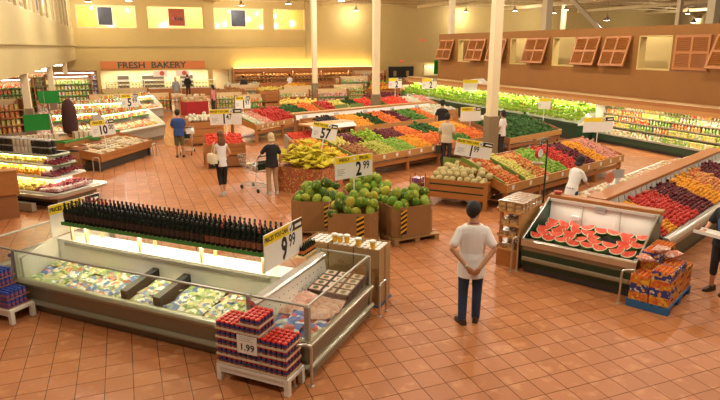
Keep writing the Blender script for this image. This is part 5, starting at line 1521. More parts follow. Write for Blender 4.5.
def stock(S, me, M):
    """goods a few pixels across on far shelves: one mesh for each colour"""
    S.setdefault(me, MB()).add([M @ v.co for v in me.vertices], [tuple(p.vertices) for p in me.polygons])
def stock_build(S, label):
    for me, mb in S.items():
        o = stuff(mb.build('shelf_stock', me.materials[0])); o['label'] = label; o['category'] = 'groceries'

# ------------------------------------------------------------------ low lit coolers further back on the left
def low_cooler(x, y, deg, L, D, label, fill, seed, z=.78):
    t = thing('low_cooler', label, 'cooler', (x, y, 0), deg)
    MB().box(0, L, .08, D, 0, .15).build('kick_plate', 'kick_tan', t)
    MB().box(0, L, 0, D, .15, .52).build('body', 'steel_soft', t)
    MB().box(-.02, L+.02, -.05, .06, .48, .58).build('bumper', 'rail_pale', t)
    MB().prism([(.06,.52),(D,.52),(D,.80),(.06,.60)], .02, L-.02).build('bed', 'white_enamel', t)
    MB().box(0, L, D-.06, D, .5, 1.22).build('back', 'white_enamel', t)
    for zz, dd in ((.98,.45), (1.22,.40)):
        MB().box(0, L, D-dd, D-.06, zz-.025, zz).build('shelf', 'white_enamel', t); MB().box(0, L, D-dd-.012, D-dd, zz-.03, zz+.02).build('shelf_edge', 'shelf_green', t)
    for xx in (0, L-.03): MB().prism([(0,.5),(D,.5),(D,1.24),(D-.42,1.24),(0,.66)], xx, xx+.03).build('side', 'white_enamel', t)
    light('cooler_light', 'AREA', (L/2, D-.42, 1.19), 12*L/2.5, (1.0,.9,.6), t, L*.9, (R(-15),0,0), .06)
    MB().box(.1, L-.1, D-.44, D-.40, 1.175, 1.195).build('light_tube', MATS['tube_warm'], t)
    F = fr(x, y, deg); random.seed(seed); S = {}
    for row, (yy, zz, n) in enumerate(((.2,.62,1), (.42,.67,1), (.64,.72,1), (D-.3,.981,1), (D-.28,1.222,1))):
        xx = .12
        while xx < L-.1:
            nm, a, b = random.choice(fill)
            stock(S, a, F @ T(xx, yy, zz+.005) @ (rotm(-1.2,0,0) if row < 3 else Matrix.Identity(4)))
            xx += .145
    stock_build(S, 'packed stock in the ' + label)
    return t
white_f = [dpm[3], dpm[3], dpm[0], dpm[4], dpm[1]]
low_cooler(-.35, 24.0, 50, 2.8, 1.2, 'low lit cooler with grey bumper near the shopper in blue', white_f, 51)
low_cooler(-2.6, 24.6, 12, 2.2, 1.1, 'low lit cooler behind the brown cone', white_f, 52)
low_cooler(-2.4, 29.0, 10, 3.2, 1.1, 'second low lit cooler further back on the left', white_f, 53)
low_cooler(-.6, 31.5, 40, 3.2, 1.1, 'far low lit cooler next to the bakery aisle', white_f, 54)
price_sign('5.99 price sign above the far lit cooler', .15, 24.0, 1.55, 3, .62, .48, '5', '99', 'PRICES', post=.5, numx=-.02)

# ------------------------------------------------------------------ grocery shelves under the gallery
def gondola(x, y, deg, L, H, label, colors, seed, head=True, n=5, prod=.16, edge='shelf_green', depth=.5, every=1.0):
    t = thing('shelf_unit', label, 'shelf', (x, y, 0), deg)
    MB().box(0, L, depth-.04, depth, 0, H).build('back_panel', 'wood_pale', t)
    MB().box(0, L, 0, depth, 0, .12).build('base', 'kick_tan', t)
    for xx in (0, L-.03): MB().box(xx, xx+.03, .0, depth, 0, H).build('side', 'wood_brown', t)
    zs = [.12 + (H-.25)*k/n for k in range(n)]
    for z in zs[1:]:
        MB().box(.03, L-.03, .05, depth-.04, z-.02, z).build('shelf', 'wood_pale', t); MB().box(.03, L-.03, .035, .05, z-.03, z+.02).build('shelf_edge', edge, t)
    if head:
        MB().box(0, L, -.12, depth, H, H+.12).build('header', 'wood_brown', t)
        MB().box(.2, L-.2, -.05, .03, H-.05, H-.01).build('light_tube', emit_mat('tube_white', (1.0,.96,.85), 7), t)
        light('shelf_light', 'AREA', (L/2, -.02, H-.07), 14*L/3, (1.0,.92,.7), t, L*.9, (R(-12),0,0), .06)
    F = fr(x, y, deg); random.seed(seed); S = {}
    for z in zs:
        xx = .12
        while xx < L-.12:
            run = random.uniform(.4,1.0); q = random.choice(colors); e = min(L-.1, xx+run)
            while xx < e:
                stock(S, q[1], F @ T(xx, .16, z+.001) @ scl(1.1,1.1,min(1.4,(zs[1]-zs[0])*.75/.17)))
                xx += prod
    stock_build(S, 'packed stock on the ' + label)
    return t
print_mat('dp_blue', (.05,.09,.25), [(.6,.6,.6),(.5,.1,.05)], 14, .4, amount=.35)
dpb = ('blue', MB().bbox(-.06,.06,-.05,.05,0,.17,.008).mesh('packet', 'dp_blue'), None)
gondola(-9.6, 36.5, 20, 5.2, 2.0, 'lit grocery shelf under the gallery at the left edge', [dpm[1], dpm[3], dpm[4], dpm[2]], 61, prod=.2)
gondola(-4.4, 40.5, 12, 2.6, 2.0, 'lit grocery shelf between the gallery columns', [dpm[3], dpm[2], dpm[0]], 62, prod=.2)
gondola(-4.6, 46.5, 4, 2.9, 2.0, 'dark blue stocked shelf at the bakery corner', [dpb, dpb, dpm[3]], 63, prod=.2, edge='steel')
gondola(-9.0, 48.5, 8, 4.2, 2.1, 'far lit grocery shelf behind the gallery columns', [dpm[4], dpm[1], dpm[0]], 64, prod=.22)
gondola(-6.4, 28.2, 30, 2.6, 1.55, 'yellow stocked shelf left of the nearer gallery column', [dpm[0], dpm[0], dpm[1]], 65, head=False, prod=.2, n=4, edge='wood_orange')

for k, (x, y, L) in enumerate(((-8.5, 33.0, 5.0), (-6.0, 38.0, 4.5), (-5.2, 45.0, 3.2), (-8.5, 27.0, 4.0))):
    f = thing('strip_light', ('white strip light under the gallery near its columns, the nearest of four', 'white strip light under the gallery, second from the nearest', 'white strip light under the gallery by the bakery corner', 'white strip light under the gallery near the left picture edge')[k], 'lamp', (x, y, 2.52), 6)
    MB().box(-L/2, L/2, -.12, .12, .06, .14).build('housing', 'white_plastic', f); MB().box(-L/2+.05, L/2-.05, -.09, .09, .0, .06).build('tube', emit_mat('strip_white', (1.0,.95,.86), 12), f)
    for q in (-L*.4, L*.4): MB().tube([(q,0,.14),(q,0,.275)], .008, 4).build('rod', 'steel', f)
    light('strip_glow', 'AREA', (0,0,-.02), 40, (1.0,.93,.78), f, L*.9, None, .15)
# ------------------------------------------------------------------ bakery
bs = thing('bakery_sign', 'long orange sign reading FRESH BAKERY in green letters', 'sign', (-1.6, 52.86, 1.98), 0)
MB().box(0, 8.2, 0, .1, 0, .62).build('board', 'bakery_orange', bs)
me = text_mesh('FRESH  BAKERY', .68, 'letter_green', .01, bold=.018)
tw = max(v.co.x for v in me.vertices) - min(v.co.x for v in me.vertices)
sub(me, 'lettering', bs, T(3.95, -.012, .29) @ Matrix.Rotation(R(90), 4, 'X') @ scl(5.4/tw, 1, 1))
struct(MB().box(-2.0, 9.0, 55.6, 55.8, 0, 1.99).build('wall_bakery', mat('bakery_wall', (.80,.70,.42), .7)))
struct(MB().box(-2.0, 9.0, 53.3, 55.6, 1.90, 1.99).build('ceiling_bakery', mat('bakery_ceil', (.8,.74,.55), .8)))
light('bakery_light', 'AREA', (3, 54.2, 1.86), 420, (1.0,.93,.66), None, 9, None, 1.2)
for k, (x, l) in enumerate(((2.9, 'left one of two white bakery posters with a red picture'), (4.7, 'right one of two white bakery posters with a red picture'))):
    p = thing('bakery_poster', l, 'poster', (x, 52.7, 1.35), 0)
    MB().box(-.55,.55,0,.02,0,.48).build('sheet', 'sign_white', p)
    MB().lathe([(.2,0),(.2,.01)], 14, M=T(.15,-.0,.26) @ Matrix.Rotation(R(90),4,'X')).build('picture', mat('poster_pic', (.6,.10,.06), .5), p)
    for q in (-.45,.45): MB().tube([(q,.01,.48),(q,.01,.63)], .008, 4).build('wire', 'steel', p)
ov = mat('oven_dark', (.10,.08,.06), .35, metal=.5)
for k, (x, w, h, l) in enumerate(((.0, 1.0, 1.1, 'dark bread oven at the left in the bakery'), (2.4, 1.9, 1.2, 'wide dark bread oven in the middle of the bakery'), (5.2, 1.2, 1.25, 'dark rack oven at the right in the bakery'))):
    o = thing('bread_oven', l, 'oven', (x, 55.2, 0), 0)
    MB().box(-w/2, w/2, -.35, .35, 0, h+.3).build('body', 'steel_soft', o)
    for q in range(3): MB().box(-w/2+.06, w/2-.06, -.37, -.35, .3+q*.38, .6+q*.38).build('door', ov, o)
loaf = ball(8,5,1.7,.8,.75).mesh('loaf', fruit_mat('loaf', [(.46,.24,.08),(.55,.32,.12),(.36,.17,.05)], .7), 'all')
bc_ = low = None
for k, (x, l) in enumerate(((-1.3, 'left glass bakery counter'), (1.5, 'middle glass bakery counter'), (4.3, 'right glass bakery counter'))):
    c = thing('bakery_counter', l, 'counter', (x, 49.6, 0), 0)
    MB().box(0, 2.7, 0, .9, 0, .55).build('body', 'wood_orange', c); MB().box(0, 2.7, .02, .9, .55, .60).build('deck', 'white_enamel', c)
    MB().prism([(.02,.6),(.03,.6),(.26,1.15),(.25,1.15)], .02, 2.68).build('glass_front', 'glass', c); MB().box(0, 2.7, .24, .9, 1.15, 1.18).build('top', 'white_plastic', c)
    MB().box(.05, 2.65, .35, .88, .85, .87).build('shelf', 'white_enamel', c)
    for xx in (0, 2.66): MB().box(xx, xx+.04, .24, .9, .6, 1.15).build('side', 'white_enamel', c)
    light('counter_light', 'AREA', (1.35, .5, 1.13), 10, (1.0,.9,.62), c, 2.4, None, .2)
    random.seed(70+k)
    for zz, yy in ((.601,.32), (.871,.5)):
        for q in range(10): put(loaf, 'loaf', 'brown loaf in the %s' % l, 'bread', 'loaves in the ' + l, T(x+.2+q*.25, 49.6+yy, zz+.055) @ rotm(0,0,1.57+random.uniform(-.2,.2)) @ scl(.16))
# wooden bread shelf along the back wall with its glowing cove
bw = thing('bread_shelf', 'long wooden bread shelf with glowing cove along the back wall', 'shelf', (8.9, 52.98, 0), 0)
BL = 13.4
MB().box(0, BL, -.9, -.02, 0, .7).build('base', 'wood_orange', bw)
MB().box(0, BL, -.10, -.02, .7, 1.95).build('back_panel', 'wood_light', bw)
MB().box(0, BL, -.75, -.02, 1.62, 1.95).build('canopy', 'wood_orange', bw)
for z, d in ((1.0,.72), (1.28,.55)): MB().box(0, BL, -d, -.1, z-.03, z).build('shelf', 'wood_light', bw)
for k in range(6): MB().box(k*(BL-.1)/5, k*(BL-.1)/5+.1, -.78, -.02, .7, 1.62).build('upright', 'wood_brown', bw)
MB().box(.1, BL-.1, -.3, -.2, 1.96, 1.99).build('cove_tube', emit_mat('tube_amber', (1.0,.70,.25), 6), bw)
light('cove_light', 'AREA', (BL/2, -.35, 2.02), 260, (1.0,.68,.24), bw, BL*.96, (R(180-25),0,0), .2)
light('shelf_light', 'AREA', (BL/2, -.5, 1.60), 120, (1.0,.84,.5), bw, BL*.95, (R(-20),0,0), .1)
random.seed(75)
for z, d, s in ((.70,.62,.24), (1.0,.5,.22), (1.28,.36,.22)):
    for q in range(38):
        if random.random() < .12: continue
        put(loaf, 'loaf', 'brown loaf on the long wooden bread shelf at the back wall', 'bread', 'loaves on the back wall shelf', T(9.1+q*.345, 52.98-d, z+.375*s+.002) @ rotm(0,0,1.57+random.uniform(-.3,.3)) @ scl(s*random.uniform(.8,1.0)))
# black double door
dr = struct(MB().box(23.75, 26.6, 52.90, 52.99, 0, 1.98).build('door_1', 'wall_tan'))
for x in (23.85, 25.2):
    d_ = MB().box(x, x+1.3, 52.84, 52.90, .02, 1.9).build('leaf', mat('door_black', (.02,.018,.015), .4), dr)
    MB().box(x+.5, x+.8, 52.83, 52.845, 1.0, 1.5).build('vision_pane', mat('pane_warm', (.35,.28,.15), .3), d_)
sg = thing('wall_panel', 'bright cream lit panel right of the black double door', 'panel', (28.6, 52.9, 1.0), 0)
MB().box(-.9,.9,0,.08,0,1.0).build('panel', mat('cream_panel', (.80,.72,.45), .6), sg); MB().box(-.95,.95,-.02,.08,1.0,1.1).build('cap', 'wall_tan', sg)
light('panel_light', 'AREA', (0,-.4,1.1), 18, (1.0,.92,.6), sg, 1.6, (R(25),0,0), .1)
hb = thing('end_header', 'brown wooden header above the green square sign by the far wall', 'panel', (26.3, 47.5, 1.85), 0); MB().box(0,2.5,0,.3,0,.55).build('box', 'wood_brown', hb); MB().box(0.05,.15,.1,.2,-1.85,0).build('post', 'wood_brown', hb); MB().box(2.3,2.4,.1,.2,-1.85,0).build('post', 'wood_brown', hb)
gs = tag(MB().box(0,.62,0,.03,0,.92).build('green_sign', 'sign_green', None, False, (19.6,36.0,1.95)), 'small green square sign at the far end of the produce canopy', 'sign')
for x, z, l in ((25.25, 2.32, 'small red lit exit sign above the black double door'), (27.5, 4.3, 'small red lit sign high on the back wall')):
    e = thing('exit_sign', l, 'sign', (x, 52.9, z), 0); MB().box(-.15,.15,0,.09,0,.14).build('case', emit_mat('exit_red', (1.0,.10,.06), .9), e)

# ------------------------------------------------------------------ stands in the middle distance
def crate_stand(x, y, deg, L, D, z, label, shape, m, d, fl, cat, seed, wood_m='wood_orange', slats=3, mound=.1, indiv=150):
    t = thing('crate_stand', label, 'stand', (x, y, 0), deg)
    for k in range(slats):
        h = (z-.1)/slats
        MB().box(0, L, -.02, .0, .1+k*h, .1+k*h+h*.82).build('slat', wood_m, t); MB().box(L, L+.02, 0, D, .1+k*h, .1+k*h+h*.82).build('slat', wood_m, t); MB().box(-.02, 0, 0, D, .1+k*h, .1+k*h+h*.82).build('slat', wood_m, t)
    MB().box(0, L, 0, D, .05, z-.06).build('box', 'wood_brown', t)
    for xx in (-.03, L-.05):
        for yy in (-.03, D-.05): MB().box(xx, xx+.08, yy, yy+.08, 0, z+.02).build('leg', wood_m, t)
    random.seed(seed)
    pile(fr(x,y,deg), .03, L-.03, .03, D-.03, z-.06, z-.02, shape, m, d, fl.replace(' ','_'), '%s in the %s' % (fl, label), cat, fl + 's, ' + label, mound=mound, second=.15, indiv=indiv if y < 28 else 0)
    return t
crate_stand(7.5, 30.6, -14, 2.0, 1.2, .82, 'wooden crate stand of yellow melons in the far aisle', 'ball', 'f_yellow', .16, 'yellow melon', 'melon', 81)
crate_stand(2.2, 23.6, 5, 1.3, 1.0, .95, 'wooden stand of cauliflower behind the 1.47 sign', 'head', 'f_white', .16, 'cauliflower', 'cauliflower', 82)
crate_stand(10.2, 41.0, 0, 2.4, 1.2, .85, 'far wooden stand of yellow fruit before the bread wall', 'ball', 'f_yellow', .15, 'yellow fruit', 'fruit', 83)
crate_stand(13.2, 42.5, 0, 2.4, 1.2, .85, 'far wooden stand of buns before the bread wall', 'potato', 'f_potato', .16, 'bun', 'bread', 84)
crate_stand(5.6, 40.5, 8, 2.2, 1.1, .80, 'far wooden stand of rolls near the bakery', 'potato', 'f_potato', .15, 'roll', 'bread', 85)
crate_stand(7.2, 45.5, 0, 2.6, 1.1, .85, 'far wooden table of wrapped buns near the passage', 'head', 'f_white', .17, 'wrapped bun', 'bread', 86)
crate_stand(16.2, 38.5, 0, 2.2, 1.2, .85, 'far stand of squash beside the green shelf', 'ball', 'f_orange', .16, 'squash', 'squash', 87)
crate_stand(18.2, 44.0, 0, 2.6, 1.2, .8, 'far stand of melons near the black door', 'ball', 'f_gapple', .17, 'far melon', 'melon', 88)
rc = thing('red_table', 'table draped with a red cloth and stacked baked goods', 'table', (3.1, 34.2, 0), 14)
MB().bbox(0, 1.3, 0, .9, 0, .78, .02).build('red_cloth', mat('red_cloth', (.35,.02,.02), .9, var=.3, scale=6), rc)
pk = MB().bbox(-.12,.12,-.1,.1,0,.12,.02).mesh('baked_pack', fruit_mat('baked', [(.60,.44,.26),(.50,.30,.13),(.66,.55,.40)], .5))
for i in range(5):
    for j in range(3):
        for l in range(1 + (i+j) % 3): put(pk, 'baked_pack', 'pale pack of baked goods on the red draped table', 'pack', 'packs on the red table', fr(3.1,34.2,14) @ T(.15+i*.25, .15+j*.28, .781+l*.125))
bt = thing('bread_table', 'brown wooden bread table right of the bakery aisle', 'table', (1.3, 38.5, 0), 8)
MB().box(0, 2.2, 0, 1.0, .7, .76).build('top', 'wood_light', bt)
for xx in (.02, 2.1):
    for yy in (.02, .9): MB().box(xx, xx+.08, yy, yy+.08, 0, .7).build('leg', 'wood_orange', bt)
for i in range(9):
    for j in range(3): put(pk, 'baked_pack', 'pale pack on the brown wooden bread table', 'pack', 'packs on the bread table', fr(1.3,38.5,8) @ T(.15+i*.235, .18+j*.3, .761))
print_mat('dp_candy', (.62,.50,.45), [(.58,.06,.06),(.6,.2,.2),(.2,.35,.1)], 14, .4, amount=.6)
dpc = ('red and white', MB().bbox(-.07,.07,-.05,.05,0,.18,.02).mesh('packet', 'dp_candy'), None)
gondola(10.9, 34.6, -4, 2.0, 1.25, 'wooden rack of red and white bags beside the slim column', [dpc], 66, head=False, n=3, prod=.19, edge='shelf_green')
gondola(14.4, 40.2, -4, 2.2, 1.7, 'dark green stocked shelf before the bread wall', [dpm[2], dpm[2], dpm[3]], 67, head=False, n=5, prod=.2)
gondola(5.9, 33.5, 20, 1.8, 1.1, 'wooden shelf with green edges behind the pepper table', [dpm[3], dpm[2], dpm[1]], 68, head=False, n=3, prod=.18)
gondola(18.0, 47.0, 0, 3.0, 1.8, 'far wooden shelf near the black door', [dpm[1], dpm[3], dpm[4]], 69, head=False, n=5, prod=.22, edge='wood_orange')
price_sign('white sign with yellow banner behind the 1.47 sign', 4.45, 24.3, 1.30, 0, .62, .50, '1', '97', 'PRICES', post=.5, numx=.05)
price_sign('leftmost of the three far signs below the black door', 13.9, 29.9, 1.55, 0, .8, .55, '2', None, '', post=.6, numx=.1)
price_sign('middle one of the three far signs below the black door', 15.8, 29.5, 1.50, -3, .9, .55, '2', None, '', post=.6, numx=.1)
price_sign('blank rightmost of the three far signs below the black door', 17.4, 27.8, 1.42, -6, .9, .62, None, None, '', post=.6, tick=False, small=False)
price_sign('blank white sign with yellow banner behind the shopper with the basket', 11.95, 19.0, 1.06, -6, .82, .52, None, None, 'WEEKLY', post=.6, small=False)
price_sign('small white sign standing among the lettuces', 16.5, 20.5, 1.2, -30, .5, .45, None, None, '', post=.5, tick=False)
for k, (x, y, dg, L, w, n, c, l) in enumerate((
    (5.2, 37.2, 6, 1.8, 1.0, 3, [dpm[0], dpm[3]], 'low wooden shelf of yellow packs behind the red table'), (8.9, 36.2, -5, 2.0, 1.15, 3, [dpm[3], dpm[1], dpm[2]], 'wooden shelf with mixed packs left of the slim column'),
    (9.8, 38.6, -5, 2.2, 1.2, 4, [dpm[1], dpm[3]], 'wooden shelf of orange packs before the bread stands'), (12.9, 37.4, -4, 2.2, 1.3, 4, [dpc, dpm[2]], 'wooden rack right of the slim column'), (16.9, 35.6, -6, 2.0, 1.3, 4, [dpm[1], dpm[2], dpm[0]], 'wooden rack behind the far vegetable table'),
    (19.6, 40.5, -6, 2.4, 1.5, 4, [dpm[3], dpm[4]], 'wooden rack in front of the black door'), (7.0, 42.8, 0, 2.2, 1.1, 3, [dpm[3], dpm[1]], 'wooden rack of buns by the passage'), (15.8, 45.4, 0, 2.4, 1.3, 4, [dpm[1], dpm[0]], 'wooden rack close to the bread wall'),
    (.2, 36.6, 10, 2.4, 1.1, 3, [dpm[3], dpm[1], dpm[4]], 'wooden rack at the near side of the bakery'), (-1.8, 34.8, 10, 2.4, 1.25, 4, [dpm[3], dpb, dpm[1]], 'rack of dark packs left of the bakery aisle'), (-1.4, 43.5, 6, 3.0, 1.0, 3, [dpm[3], dpm[0]], 'low shelf below the bakery counters'))):
    gondola(x, y, dg, L, w, l, c, 200+k, head=False, n=n, prod=.19, edge='wood_light' if k % 2 else 'shelf_green')
crate_stand(11.4, 43.6, 0, 1.6, 1.0, .85, 'far wooden stand of oranges in line with the slim column', 'ball', 'f_orange', .15, 'far orange', 'fruit', 92)
crate_stand(8.6, 40.6, 0, 1.4, 1.0, .85, 'far wooden stand of lemons before the bread wall', 'ball', 'f_yellow', .14, 'lemon', 'fruit', 93)
crate_stand(17.0, 41.6, -4, 1.8, 1.0, .85, 'far wooden stand of pumpkins by the green shelf', 'ball', 'f_orangered', .2, 'pumpkin', 'pumpkin', 94)
crate_stand(13.6, 32.6, 6, 2.2, 1.1, .85, 'wooden stand of beets behind the far vegetable table', 'ball', 'f_plum', .12, 'beet', 'beet', 95)
# small display with assorted groceries by the ridge end
crate_stand(12.6, 24.6, 15, 2.6, 1.2, .8, 'wooden stand of mushrooms right of the shopper in black', 'head', 'f_white', .12, 'mushroom', 'mushroom', 89)
crate_stand(13.4, 20.9, 18, 2.2, 1.0, .72, 'wooden stand of garlic behind the shopper with the basket', 'head', 'f_white', .11, 'garlic', 'garlic', 90)
# ------------------------------------------------------------------ people
def remesh(mb, voxel, smooth, m, name):
    me = mb.mesh(name, m)
    o = bpy.data.objects.new(name, me)
    r = o.modifiers.new('r', 'REMESH'); r.mode = 'VOXEL'; r.voxel_size = voxel; r.use_smooth_shade = True
    if smooth: s = o.modifiers.new('s', 'SMOOTH'); s.iterations = smooth; s.factor = .5
    res = evaluated_mesh(o); res.name = name
    bpy.data.objects.remove(o); bpy.data.meshes.remove(me)
    if not res.materials: res.materials.append(MATS[m])
    return res
def ellipsoid(mb, c, rx, ry, rz, n=12, k=8, M=None):
    prof = [(max(.02, math.cos(-PI/2+PI*i/k)), math.sin(-PI/2+PI*i/k)) for i in range(k+1)]
    t = MB().lathe(prof, n); t.v = [(v[0]*rx+c[0], v[1]*ry+c[1], v[2]*rz+c[2]) for v in t.v]
    if M is not None: t.v = [M @ Vector(v) for v in t.v]
    return mb.add(t.v, t.f)
def limb(mb, pts, rs, n=10):
    """chain with rounded ends and extra rings so bends stay full"""
    P_ = []; Q = []
    for i in range(len(pts)-1):
        a, b = Vector(pts[i]), Vector(pts[i+1])
        for k in range(4): t = k/4; P_.append(a.lerp(b, t)); Q.append(rs[i]*(1-t)+rs[i+1]*t)
    P_.append(Vector(pts[-1])); Q.append(rs[-1])
    mb.tube(P_, Q, n)
    for p, r in zip(pts, rs): ellipsoid(mb, p, r, r, r, 8, 6)
def hand(mb, w, d, n, s=1.0, curl=.5, thumb=1):
    w, d, n = Vector(w), Vector(d).normalized(), Vector(n).normalized()
    n = (n - d*n.dot(d)).normalized(); sd = d.cross(n).normalized()*thumb
    for k, (o, L) in enumerate(((.030,.072), (.010,.082), (-.010,.078), (-.029,.060))):
        kn = w + d*.088*s + sd*o*s
        mb.tube([w + d*.005*s + sd*o*.55*s, w + d*.05*s + sd*o*.85*s, kn], [.016*s,.016*s,.0115*s], 8)
        c = curl + .08*k
        d1 = (d*math.cos(c*.7) + n*math.sin(c*.7)); d2 = (d*math.cos(c*1.7) + n*math.sin(c*1.7))
        mb.tube([kn, kn + d1*L*.5*s, kn + d1*L*.5*s + d2*L*.5*s], [.0105*s,.0095*s,.0075*s], 8)
    b = w + d*.022*s + sd*.026*s
    mb.tube([b, b + (d*.75 + sd*.6 + n*.2).normalized()*.042*s, b + (d*.75 + sd*.6 + n*.2).normalized()*.042*s + (d + sd*.1 + n*.4).normalized()*.036*s], [.014*s,.012*s,.009*s], 8)

fruit_mat('skin_light', [(.62,.33,.20),(.62,.33,.20)], .5); mat('skin_tan', (.46,.23,.12), .5, var=.05); mat('skin_pale', (.60,.36,.24), .5, var=.04)
mat('hair_black', (.010,.008,.007), .7, var=.3, scale=60); mat('hair_brown', (.16,.065,.025), .5, var=.4, scale=50); mat('hair_blond', (.62,.46,.24), .55, var=.2, scale=50)
mat('eye_dark', (.02,.015,.012), .2); mat('lips', (.40,.13,.10), .5)

def person(label, x, y, deg, H, skin, hair, top, bottom, shoes, build=1.0, female=False, lean=0.0, headyaw=0, headpitch=0, sleeve='short', legs='long',
           arms=None, feet=None, vox=.012, hairlen=0.0, shirt_len=.80, loose=.02, pelvis_z=None):
    s = H/1.75
    pr = thing('person', label, 'person', (x, y, 0), deg)
    A = dict(L=dict(e=(-.25,-.03,1.14), w=(-.26,.06,.88), hd=(0,.15,-1), n=(1,0,0)), R=dict(e=(.25,-.03,1.14), w=(.26,.06,.88), hd=(0,.15,-1), n=(-1,0,0)))
    for k, v in (arms or {}).items(): A[k].update(v)
    Ft = dict(L=dict(k=(-.10,.03,.50), a=(-.11,0,.085), t=8), R=dict(k=(.10,.03,.50), a=(.11,0,.085), t=-8))
    for k, v in (feet or {}).items(): Ft[k].update(v)
    sx = .90 if female else 1.0
    def bend(p):                                    # forward lean from the hips up
        p = Vector(p)
        if p.z > .95: p.y += math.sin(R(lean))*(p.z-.95); p.z = .95 + (p.z-.95)*math.cos(R(lean))
        return p
    hip = .165 if female else .158
    rings = [(.84,.14,.10,0), (.90,hip,.112,-.008), (.98,.158,.112,-.005), (1.06,.140 if female else .150,.102,0), (1.18,.148 if female else .158,.108,.0), (1.29,.166,.112,.0), (1.36,.170,.102,-.008), (1.415,.150,.086,-.012), (1.455,.098,.068,-.012), (1.485,.066,.060,-.006), (1.54,.054,.057,.005)]
    def torso(mb, z0, z1, grow, n=16):
        rs = [r for r in rings if z0 <= r[0] <= z1]
        mb.ring([bend((0, r[3], r[0]))*1.0 for r in rs], [((r[1]*sx*build+grow), (r[2]*build+grow)) for r in rs], n)
    sh = {k: bend((q*.165*sx*build, -.005, 1.375)) for k, q in (('L',-1),('R',1))}
    hd = bend((0, .012, 1.632))
    HM = Matrix.Translation(hd) @ Matrix.Rotation(R(headyaw), 4, 'Z') @ Matrix.Rotation(R(headpitch), 4, 'X')
    b = MB(); torso(b, .84, 1.54, 0)
    ellipsoid(b, (0,-.005,.012), .080, .100, .115, 14, 10, HM); ellipsoid(b, (0,.032,-.055), .060, .064, .064, 12, 8, HM)
    ellipsoid(b, (0,.104,-.018), .013, .020, .024, 8, 6, HM)
    for q in (-1,1): ellipsoid(b, (q*.083,-.005,-.008), .010, .020, .032, 8, 6, HM)
    for k in 'LR':
        a = A[k]; e, w = Vector(a['e']), Vector(a['w'])
        if not a.get('abs'): e, w = bend(e), bend(w)
        limb(b, [sh[k], e, w], [.050*build*sx, .040*build*sx, .026])
        hand(b, w, a['hd'], a['n'], .98, a.get('curl', .5), a.get('th', 1))
        f = Ft[k]; q = -1 if k == 'L' else 1
        limb(b, [(q*.088,0,.88), f['k'], f['a']], [.082*build, .053, .036])
        an = Vector(f['a']); t = R(f['t']); fd = Vector((-math.sin(t), math.cos(t), 0))
        limb(b, [an + fd*-.03 + Vector((0,0,-.045)), an + fd*.13 + Vector((0,0,-.055))], [.034,.028], 8)
    S_ = Matrix.Diagonal((s,s,s,1))
    def done(mb, name, m, v=vox, sm=3):
        me = remesh(mb, v, sm, m, name); me.transform(S_); return sub(me, name, pr)
    body = done(b, 'body', skin)
    for q in (-1,1):
        e = MB(); ellipsoid(e, (q*.031,.089,.012), .011, .010, .008, 8, 6, HM); me = e.mesh('eye', 'eye_dark', 'all'); me.transform(S_); sub(me, 'eye', pr)
    e = MB(); ellipsoid(e, (0,.092,-.058), .024, .010, .007, 8, 6, HM); me = e.mesh('mouth', 'lips', 'all'); me.transform(S_); sub(me, 'mouth', pr)
    # hair: shell pulled inside the head over the face
    h = MB(); t_ = MB(); ellipsoid(t_, (0,-.014,.024), .096, .116, .124, 18, 14)
    vs = []
    for v in t_.v:
        v = Vector(v)
        if v.y > .035 and v.z < .075: v = Vector((v.x*.6, v.y*.55, v.z*.7))
        elif v.y > -.03 and v.z < -.03 and not hairlen: v = Vector((v.x*.72, v.y*.7, v.z*.8))
        vs.append(HM @ v)
    h.add(vs, t_.f)
    if hairlen:
        h.ring([HM @ Vector((0,-.055,.02)), HM @ Vector((0,-.075,-.09)), HM @ Vector((0,-.085,-.09-hairlen*.5)), HM @ Vector((0,-.08,-.09-hairlen))], [(.085,.05),(.105,.055),(.115,.05),(.07,.03)], 14)
    me = remesh(h, max(.009, vox*.8), 2, hair, 'hair'); me.transform(S_); sub(me, 'hair', pr)
    # top
    g = MB(); torso(g, .84 if shirt_len < .9 else .96, 1.47, loose*.8)
    if shirt_len < .84: g.ring([bend((0,-.006,shirt_len)), bend((0,-.006,.88)), bend((0,0,.95))], [(hip*sx*build+loose+.006, .118*build+loose+.004), (hip*sx*build+loose, .115*build+loose), (.15*sx*build+loose,.108*build+loose)], 16)
    for k in 'LR':
        a = A[k]; e, w = Vector(a['e']), Vector(a['w'])
        if not a.get('abs'): e, w = bend(e), bend(w)
        if sleeve == 'short':
            m1 = sh[k].lerp(e, .72); limb(g, [sh[k].lerp(Vector((0,0,1.40)), .3), sh[k].lerp(e,.04), m1], [.050*build, .054*build*sx+loose*.25, .052*build*sx+loose*.5])
        elif sleeve == 'long': limb(g, [sh[k], e, e.lerp(w, .93)], [.060*build*sx+loose*.5, .052*build*sx+loose*.4, .036+loose*.3])
        else: limb(g, [sh[k].lerp(Vector((0,0,1.40)), .3), sh[k].lerp(e, .06)], [.05,.058*build*sx])
    done(g, 'shirt', top)
    # trousers
    if bottom:
        p = MB(); p.ring([(0,-.006,.80), (0,-.008,.88), (0,-.006,.96), (0,-.004,1.0)], [(.150*sx*build,.108*build), (hip*sx*build+.013,.121*build), (.160*sx*build+.012,.120*build), (.152*sx*build+.012,.114*build)], 16)
        for k in 'LR':
            q = -1 if k == 'L' else 1; f = Ft[k]; kn, an = Vector(f['k']), Vector(f['a'])
            hp = Vector((q*.088,0,.86))
            if legs == 'long': limb(p, [hp, kn, an + Vector((0,-.005,-.02))], [.096*build, .071, .060])
            elif legs == 'capri': limb(p, [hp, kn, kn.lerp(an, .45)], [.094*build, .066, .058])
            else: limb(p, [hp, kn.lerp(hp, .05) + Vector((0,0,-.02))], [.100*build, .088])
        done(p, 'trousers', bottom)
